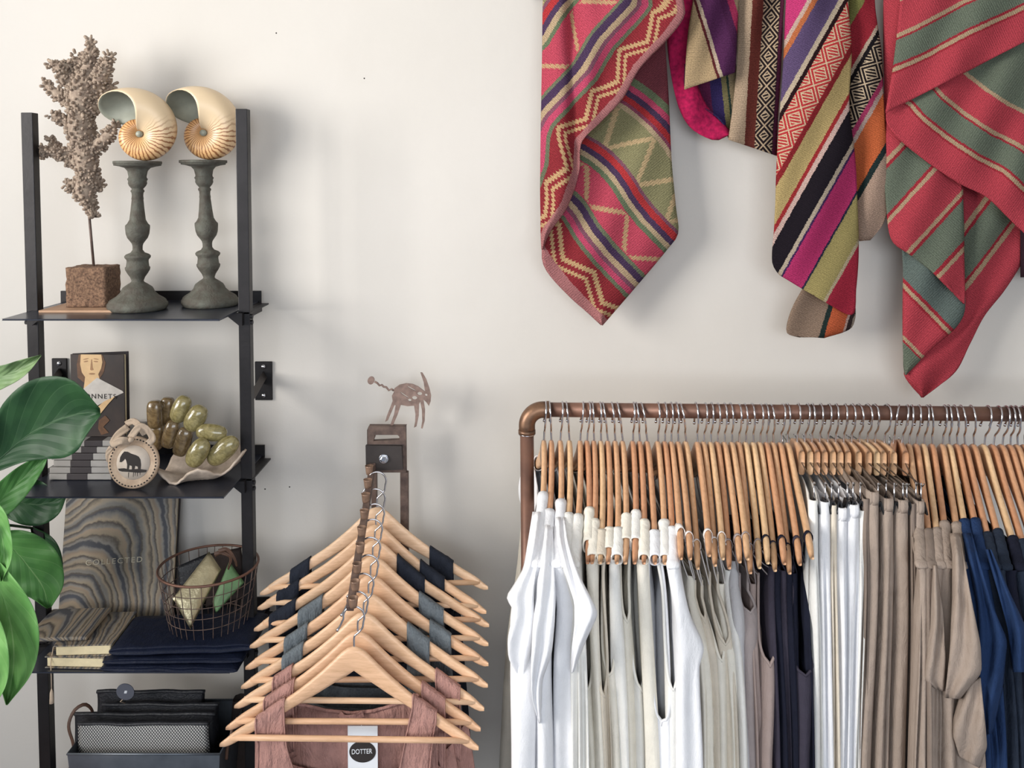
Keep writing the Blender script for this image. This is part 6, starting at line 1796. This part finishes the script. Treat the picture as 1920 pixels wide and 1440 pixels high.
# ---- textile 3
def u3(x, y): return .87*x+.49*y
def v3(x, y): return -.49*x+.87*y
S3 = [(1240, (214, 40, 120)), (1316, (210, 176, 158)), (1323, (206, 110, 52)), (1333, (104, 82, 124)), (1366, (206, 184, 156)), (1376, (44, 22, 26)), (1384, (190, 62, 62)), (1428, (150, 28, 36)), (1436, (198, 170, 104)), (1470, (172, 34, 40)), (1477, (212, 176, 164)), (1485, (34, 28, 36)), (1519, (190, 172, 148)), (1527, (70, 40, 92)), (1531, (200, 34, 108)), (1572, (40, 44, 70)), (1576, (168, 152, 88)), (1618, (196, 176, 140)), (1624, (188, 30, 62)), (1700, (188, 30, 62))]
m3 = tex_mat('bright_striped_weaving', S3, 1240, 1700, None, [(1384, 1428, 96, (186, 56, 60), (212, 186, 154))])
m3r = tex_mat('bright_striped_weaving_fold', [(1380, (134, 132, 66)), (1411, (166, 28, 48)), (1452, (196, 172, 148)), (1458, (30, 26, 30)), (1466, (40, 30, 32)), (1510, (190, 50, 104)), (1518, (196, 168, 156)), (1526, (206, 96, 34)), (1574, (36, 52, 52)), (1584, (184, 152, 130))], 1380, 1700, None, [(1466, 1510, 90, (34, 28, 30), (200, 178, 150))])
m3t = tex_mat('bright_striped_weaving_tail', [(0, (150, 124, 104)), (58, (38, 54, 52)), (68, (206, 92, 40)), (100, (206, 168, 156)), (104, (60, 46, 46)), (112, (190, 170, 150))], 0, 130)
mb = MB()
tpatch(mb, [(1600, -60, 1.80), (1592, 0, 1.80), (1594, 100, 1.79), (1594, 200, 1.79), (1600, 300, 1.785), (1606, 400, 1.78), (1608, 440, 1.78), (1612, 452, 1.78)],
       [(1648, -60, 1.79), (1640, 0, 1.785), (1652, 100, 1.775), (1658, 200, 1.77), (1664, 300, 1.765), (1667, 380, 1.765), (1656, 420, 1.77), (1632, 450, 1.775)], u3, v3, .012, 1, 50, 20)
tpatch(mb, [(1508, 535, 1.765), (1486, 575, 1.765), (1475, 610, 1.765), (1477, 626, 1.765), (1500, 632, 1.766)],
       [(1603, 540, 1.775), (1603, 570, 1.775), (1603, 596, 1.772), (1594, 616, 1.770), (1545, 633, 1.768)], lambda x, y: (x-1486)+.30*(y-600), v3, .006, 2, 20, 20)
tpatch(mb, [(1478, -60, 1.775), (1474, 0, 1.77), (1470, 100, 1.765), (1463, 200, 1.76), (1457, 300, 1.755), (1452, 420, 1.75), (1448, 490, 1.75), (1460, 513, 1.75), (1474, 522, 1.75), (1510, 544, 1.75)],
       [(1592, -60, 1.77), (1590, 0, 1.765), (1596, 100, 1.76), (1592, 200, 1.755), (1603, 300, 1.75), (1608, 400, 1.748), (1609, 480, 1.75), (1605, 540, 1.752), (1598, 590, 1.754), (1550, 566, 1.752)], u3, v3, .018, 0, 70, 36, wav=.002)
o = mb.build('woven_textile', [m3, m3r, m3t]); solid(o, .0026, 0)
tag(o, 'bright magenta, yellow and black striped textile hanging in the middle of the right wall', 'textile', 'folded woven textiles hanging on the wall')
# ---- textile 4
PK, GR, BG, RD_ = (198, 58, 74), (112, 122, 104), (188, 158, 122), (176, 34, 52)
mA = tex_mat('pink_green_weaving', [(0, PK), (50, RD_), (54, BG), (61, RD_), (66, GR), (106, RD_), (110, BG), (118, PK), (170, BG), (178, GR)], 0, 240, rib=None)
mC = tex_mat('pink_green_weaving_back', [(1380, PK), (1428, BG), (1436, RD_), (1441, GR), (1500, RD_), (1505, BG), (1513, PK), (1572, BG), (1580, RD_), (1586, GR), (1638, RD_), (1645, BG), (1652, PK)], 1380, 1760)
mD = tex_mat('pink_green_weaving_underside', [(700, GR), (770, RD_), (773, BG), (779, PK), (836, RD_), (841, BG), (848, RD_), (854, (104, 118, 112))], 700, 900)
mE = tex_mat('pink_green_weaving_tail', [(1600, PK), (1698, BG), (1707, RD_), (1713, GR), (1762, RD_), (1767, BG), (1775, PK)], 1600, 1900)
mb = MB()
# right tail behind
tpatch(mb, [(1800, 260, 1.79), (1806, 400, 1.79), (1806, 500, 1.79), (1806, 570, 1.79), (1790, 612, 1.79), (1720, 662, 1.785), (1697, 690, 1.78), (1697, 706, 1.78), (1728, 745, 1.78)],
       [(1925, 300, 1.80), (1935, 400, 1.80), (1925, 470, 1.80), (1916, 492, 1.80), (1882, 545, 1.795), (1845, 592, 1.79), (1818, 645, 1.785), (1790, 698, 1.78), (1730, 745, 1.78)], lambda x, y: .8*x+.6*y, lambda x, y: -.6*x+.8*y, .012, 3, 60, 26, wav=.003)
# lower left underside
tpatch(mb, [(1690, 440, 1.775), (1693, 500, 1.77), (1693, 560, 1.765), (1693, 630, 1.765), (1694, 680, 1.765), (1697, 702, 1.768)],
       [(1800, 440, 1.77), (1806, 520, 1.765), (1808, 582, 1.76), (1792, 613, 1.76), (1745, 655, 1.762), (1698, 703, 1.768)], lambda x, y: .72*x-.70*y+ (1740*-.0), lambda x, y: .7*x+.72*y, .012, 2, 44, 26)
# left column
tpatch(mb, [(1656, -60, 1.80), (1657, 60, 1.79), (1658, 200, 1.775), (1657, 300, 1.765), (1662, 390, 1.755), (1672, 450, 1.75), (1708, 478, 1.75), (1760, 516, 1.75)],
       [(1700, -60, 1.77), (1712, 60, 1.765), (1760, 200, 1.76), (1800, 300, 1.76), (1806, 400, 1.755), (1807, 480, 1.752), (1808, 570, 1.75), (1796, 550, 1.75)], lambda x, y: .74*x+.67*y, lambda x, y: -.67*x+.74*y, .012, 1, 60, 28)
# second front fold
fe = [(1655, 222), (1668, 240), (1690, 265), (1740, 305), (1800, 345), (1850, 370), (1900, 418), (1940, 455)]
fB = polydist([(1600, 195)]+fe[1:]+[(2000, 500)])
tpatch(mb, [(1662, 205, 1.748), (1662, 226, 1.745), (1668, 240, 1.74), (1690, 265, 1.738), (1740, 305, 1.735), (1800, 345, 1.735), (1850, 370, 1.735), (1900, 418, 1.735), (1940, 455, 1.735)],
       [(1690, 150, 1.758), (1760, 120, 1.758), (1850, 80, 1.758), (1930, 50, 1.758), (1940, 120, 1.755), (1940, 200, 1.75), (1940, 300, 1.745), (1940, 380, 1.742), (1941, 454, 1.736)], lambda x, y: fB(x, y)*1.0, lambda x, y: .82*x+.57*y, .010, 0, 60, 34)
# top front fold
fA = polydist([(1640, 214), (1700, 184), (1760, 158), (1850, 110), (1925, 76), (2000, 40)])
tpatch(mb, [(1696, -60, 1.74), (1688, 0, 1.735), (1682, 60, 1.732), (1675, 120, 1.73), (1668, 165, 1.73), (1660, 212, 1.732)],
       [(1940, -60, 1.74), (1938, -30, 1.735), (1936, 0, 1.73), (1934, 30, 1.728), (1932, 55, 1.726), (1930, 74, 1.726)], lambda x, y: fA(x, y), lambda x, y: .9*x-.43*y, .008, 0, 44, 40)
o = mb.build('woven_textile', [mA, mC, mD, mE]); solid(o, .0026, 0)
tag(o, 'rose pink and grey-green striped textile with a long pointed tail, rightmost full one', 'textile', 'folded woven textiles hanging on the wall')
# ---- sliver of a fifth textile at the right edge
m5 = tex_mat('multicolour_weaving', [(0, (66, 60, 100)), (90, (70, 66, 112)), (150, (200, 60, 80)), (165, (150, 130, 70)), (190, (196, 90, 40)), (215, (200, 60, 84)), (420, (60, 40, 50))], 0, 500)
mb = MB()
tpatch(mb, [(1903, 60, 1.79), (1910, 150, 1.79), (1913, 250, 1.79), (1912, 350, 1.79), (1914, 520, 1.79)], [(2000, 60, 1.78), (2000, 150, 1.78), (2000, 250, 1.78), (2000, 350, 1.78), (2000, 520, 1.78)], lambda x, y: y, lambda x, y: x, .01, 0, 24, 10)
tpatch(mb, [(1903, -60, 1.79), (1903, 60, 1.79)], [(2000, -60, 1.78), (2000, 60, 1.78)], lambda x, y: y, lambda x, y: x, .01, 0, 6, 10)
o = mb.build('woven_textile', [m5]); solid(o, .0026, 0)
tag(o, 'purple and multicoloured textile barely showing at the right edge of the wall', 'textile', 'folded woven textiles hanging on the wall')
# wooden pole the textiles hang from, just above the picture
zpl = P(1400, -62, 1.775).z
mb = MB(); mb.tube([(P(1000, 0, 1.775).x, Yd(1.775), zpl), (P(2040, 0, 1.775).x, Yd(1.775), zpl)], .016, 16)
rt = thing('hanging_pole', 'wooden pole the woven textiles are draped over', 'pole', (P(1400, 0, 1.775).x, Yd(1.775), zpl-.016))
mb.build('pole', MT['board'], rt)
for uu in (1010, 2030):
    x = P(uu, 0, 1.775).x; mb = MB(); mb.box((x, Yd(1.80)+.02, zpl-.018), (.008, .045, .004)); mb.box((x, -.004, zpl-.02), (.012, .004, .03)); mb.build('pole_bracket', MT['steel'], rt, False)

# ================================================================== FIDDLE LEAF FIG
def leaf_mat(name, ca, cb, vein):
    m, nt, b = newmat(name); uv = tcoord(nt, 'UV'); sx = nt.nodes.new('ShaderNodeSeparateXYZ'); nt.links.new(uv, sx.inputs[0])
    s = M(nt, 'ABSOLUTE', M(nt, 'SUBTRACT', sx.outputs[0], .5)); v = sx.outputs[1]
    midm = M(nt, 'LESS_THAN', s, .013)
    w = M(nt, 'PINGPONG', M(nt, 'SUBTRACT', M(nt, 'MULTIPLY', v, 6.0), M(nt, 'MULTIPLY', M(nt, 'POWER', s, .85), 4.2)), .5)
    side = M(nt, 'LESS_THAN', w, .022)
    veins = M(nt, 'MAXIMUM', midm, M(nt, 'MULTIPLY', side, .55))
    n1 = noise_n(nt, tcoord(nt), 18, 3, .5)
    base = ramp(nt, n1, [(.35, lin(ca)), (.65, lin(cb))])
    nt.links.new(mix(nt, M(nt, 'MULTIPLY', veins, .4), base, lin(vein)), b.inputs['Base Color'])
    b.inputs['Roughness'].default_value = .5; b.inputs['Specular IOR Level'].default_value = .25
    b.inputs['Subsurface Weight'].default_value = 0.0
    h = M(nt, 'ADD', M(nt, 'MULTIPLY', w, 1.6), M(nt, 'MULTIPLY', n1, .5)); bump(nt, b, h, .35, .003)
    return m
LM = {'dark': leaf_mat('dark_fig_leaf', (30, 60, 36), (42, 76, 44), (84, 110, 80)), 'mid': leaf_mat('fig_leaf', (56, 100, 50), (74, 122, 62), (128, 156, 108)), 'bright': leaf_mat('young_fig_leaf', (92, 142, 76), (118, 166, 96), (166, 196, 140)), 'under': leaf_mat('fig_leaf_underside', (96, 122, 84), (118, 142, 98), (160, 176, 136))}
trunk = [P(-70, 1000, 1.50), P(-78, 1150, 1.50), P(-70, 1350, 1.5), P(-75, 1600, 1.5)]
tb = trunk[-1]; base = Vector((tb.x, tb.y, .30))
rt = thing('fiddle_leaf_fig', 'potted fiddle leaf fig whose broad green leaves reach in from the left', 'plant', (base.x, base.y, 0))
mb = MB(); mb.tube(smoothpath([P(-62, 620, 1.5), P(-70, 800, 1.5)]+trunk+[base], 40), [lerp(.006, .014, k/39) for k in range(40)], 10); mb.build('trunk', MT['bark'], rt)
mb = MB(); mb.lathe([(.001, .0), (.10, .0), (.125, .26), (.14, .27), (.14, .31), (.128, .31), (.118, .28), (.001, .28)], (base.x, base.y, 0), 40, cap=False); mb.build('pot', MT['pot'], rt)
def leaf(spine, half, mk, cup=.012, flip=1):
    """spine: (u,v,d) from base to tip; half: widths in px (left, right) along it"""
    n = 30; sp = smoothpath([Vector(p) for p in spine], n); m_ = 16
    hl = [h[0] for h in half]; hr = [h[1] for h in half]; ts = [k/(len(half)-1) for k in range(len(half))]
    rows = []; uvs = []
    for k in range(n):
        t = k/(n-1); tg = sp[min(k+1, n-1)]-sp[max(k-1, 0)]; nx_, ny_ = -tg[1], tg[0]; L = math.hypot(nx_, ny_) or 1; nx_ /= L; ny_ /= L
        a, b_ = sinterp(ts, hl, t), sinterp(ts, hr, t)
        row = []; uu = []
        for c in range(m_+1):
            s = c/m_*2-1; w = (a if s < 0 else b_)
            off = s*w; d = sp[k][2]-cup*flip*abs(s)**1.6+.004*math.sin(t*22+s*2)*abs(s)
            row.append(P(sp[k][0]+nx_*off, sp[k][1]+ny_*off, d)); uu.append((c/m_, t))
        rows.append(row); uvs.append(uu)
    mb = MB(); mb.grid(rows, uvs)
    mb.tube([P(q[0], q[1], q[2]+.001) for q in sp[:-3]], [lerp(.0022, .0006, k/(n-4)) for k in range(n-3)], 6)
    t0 = P(*spine[0]); near = min(trunk, key=lambda q: (q-t0).length)
    mb.tube(smoothpath([t0, t0.lerp(near, .5)+Vector((0, 0, .01)), near], 10), .0025, 6)
    o = mb.build('leaf', LM[mk], rt); solid(o, .0006, 0)
    return o
leaf([(-60, 905, 1.46), (-10, 868, 1.45), (60, 812, 1.43), (130, 780, 1.42), (188, 772, 1.42)], [(2, 2), (22, 14), (50, 30), (78, 54), (88, 70), (70, 58), (6, 6)], 'dark', .02)
leaf([(-60, 735, 1.50), (-20, 715, 1.49), (20, 700, 1.48), (50, 684, 1.48), (77, 666, 1.48)], [(3, 3), (24, 22), (20, 20), (14, 14), (1, 1)], 'under', .012)
leaf([(-50, 985, 1.53), (0, 940, 1.53), (40, 900, 1.53), (75, 865, 1.54), (92, 838, 1.55)], [(3, 3), (26, 26), (26, 28), (18, 18), (1, 1)], 'mid', .01)
leaf([(-20, 930, 1.66), (20, 938, 1.66), (60, 946, 1.66), (95, 942, 1.66), (122, 930, 1.66)], [(3, 3), (30, 28), (44, 38), (48, 40), (36, 30), (4, 4)], 'dark', .01)
leaf([(-30, 930, 1.42), (-10, 960, 1.42), (2, 1000, 1.42), (8, 1040, 1.42), (2, 1090, 1.42)], [(3, 3), (18, 18), (18, 18), (14, 14), (1, 1)], 'bright', .01)
leaf([(-10, 1000, 1.62), (25, 1030, 1.62), (55, 1065, 1.62), (80, 1100, 1.62), (92, 1140, 1.62)], [(3, 3), (38, 30), (56, 44), (58, 46), (40, 34), (4, 4)], 'mid', .01)
leaf([(60, 990, 1.70), (78, 1020, 1.70), (88, 1060, 1.70), (88, 1100, 1.70), (78, 1136, 1.70)], [(3, 3), (26, 20), (30, 20), (22, 18), (1, 1)], 'dark', .01)
leaf([(-40, 1020, 1.44), (-10, 1080, 1.43), (18, 1160, 1.42), (26, 1240, 1.42), (12, 1322, 1.42)], [(3, 3), (30, 40), (50, 62), (40, 40), (2, 1)], 'bright', .022)
leaf([(-60, 1100, 1.40), (-40, 1150, 1.40), (-20, 1220, 1.39), (-10, 1280, 1.39), (-16, 1330, 1.39)], [(3, 3), (30, 30), (36, 34), (26, 24), (1, 1)], 'bright', .02)
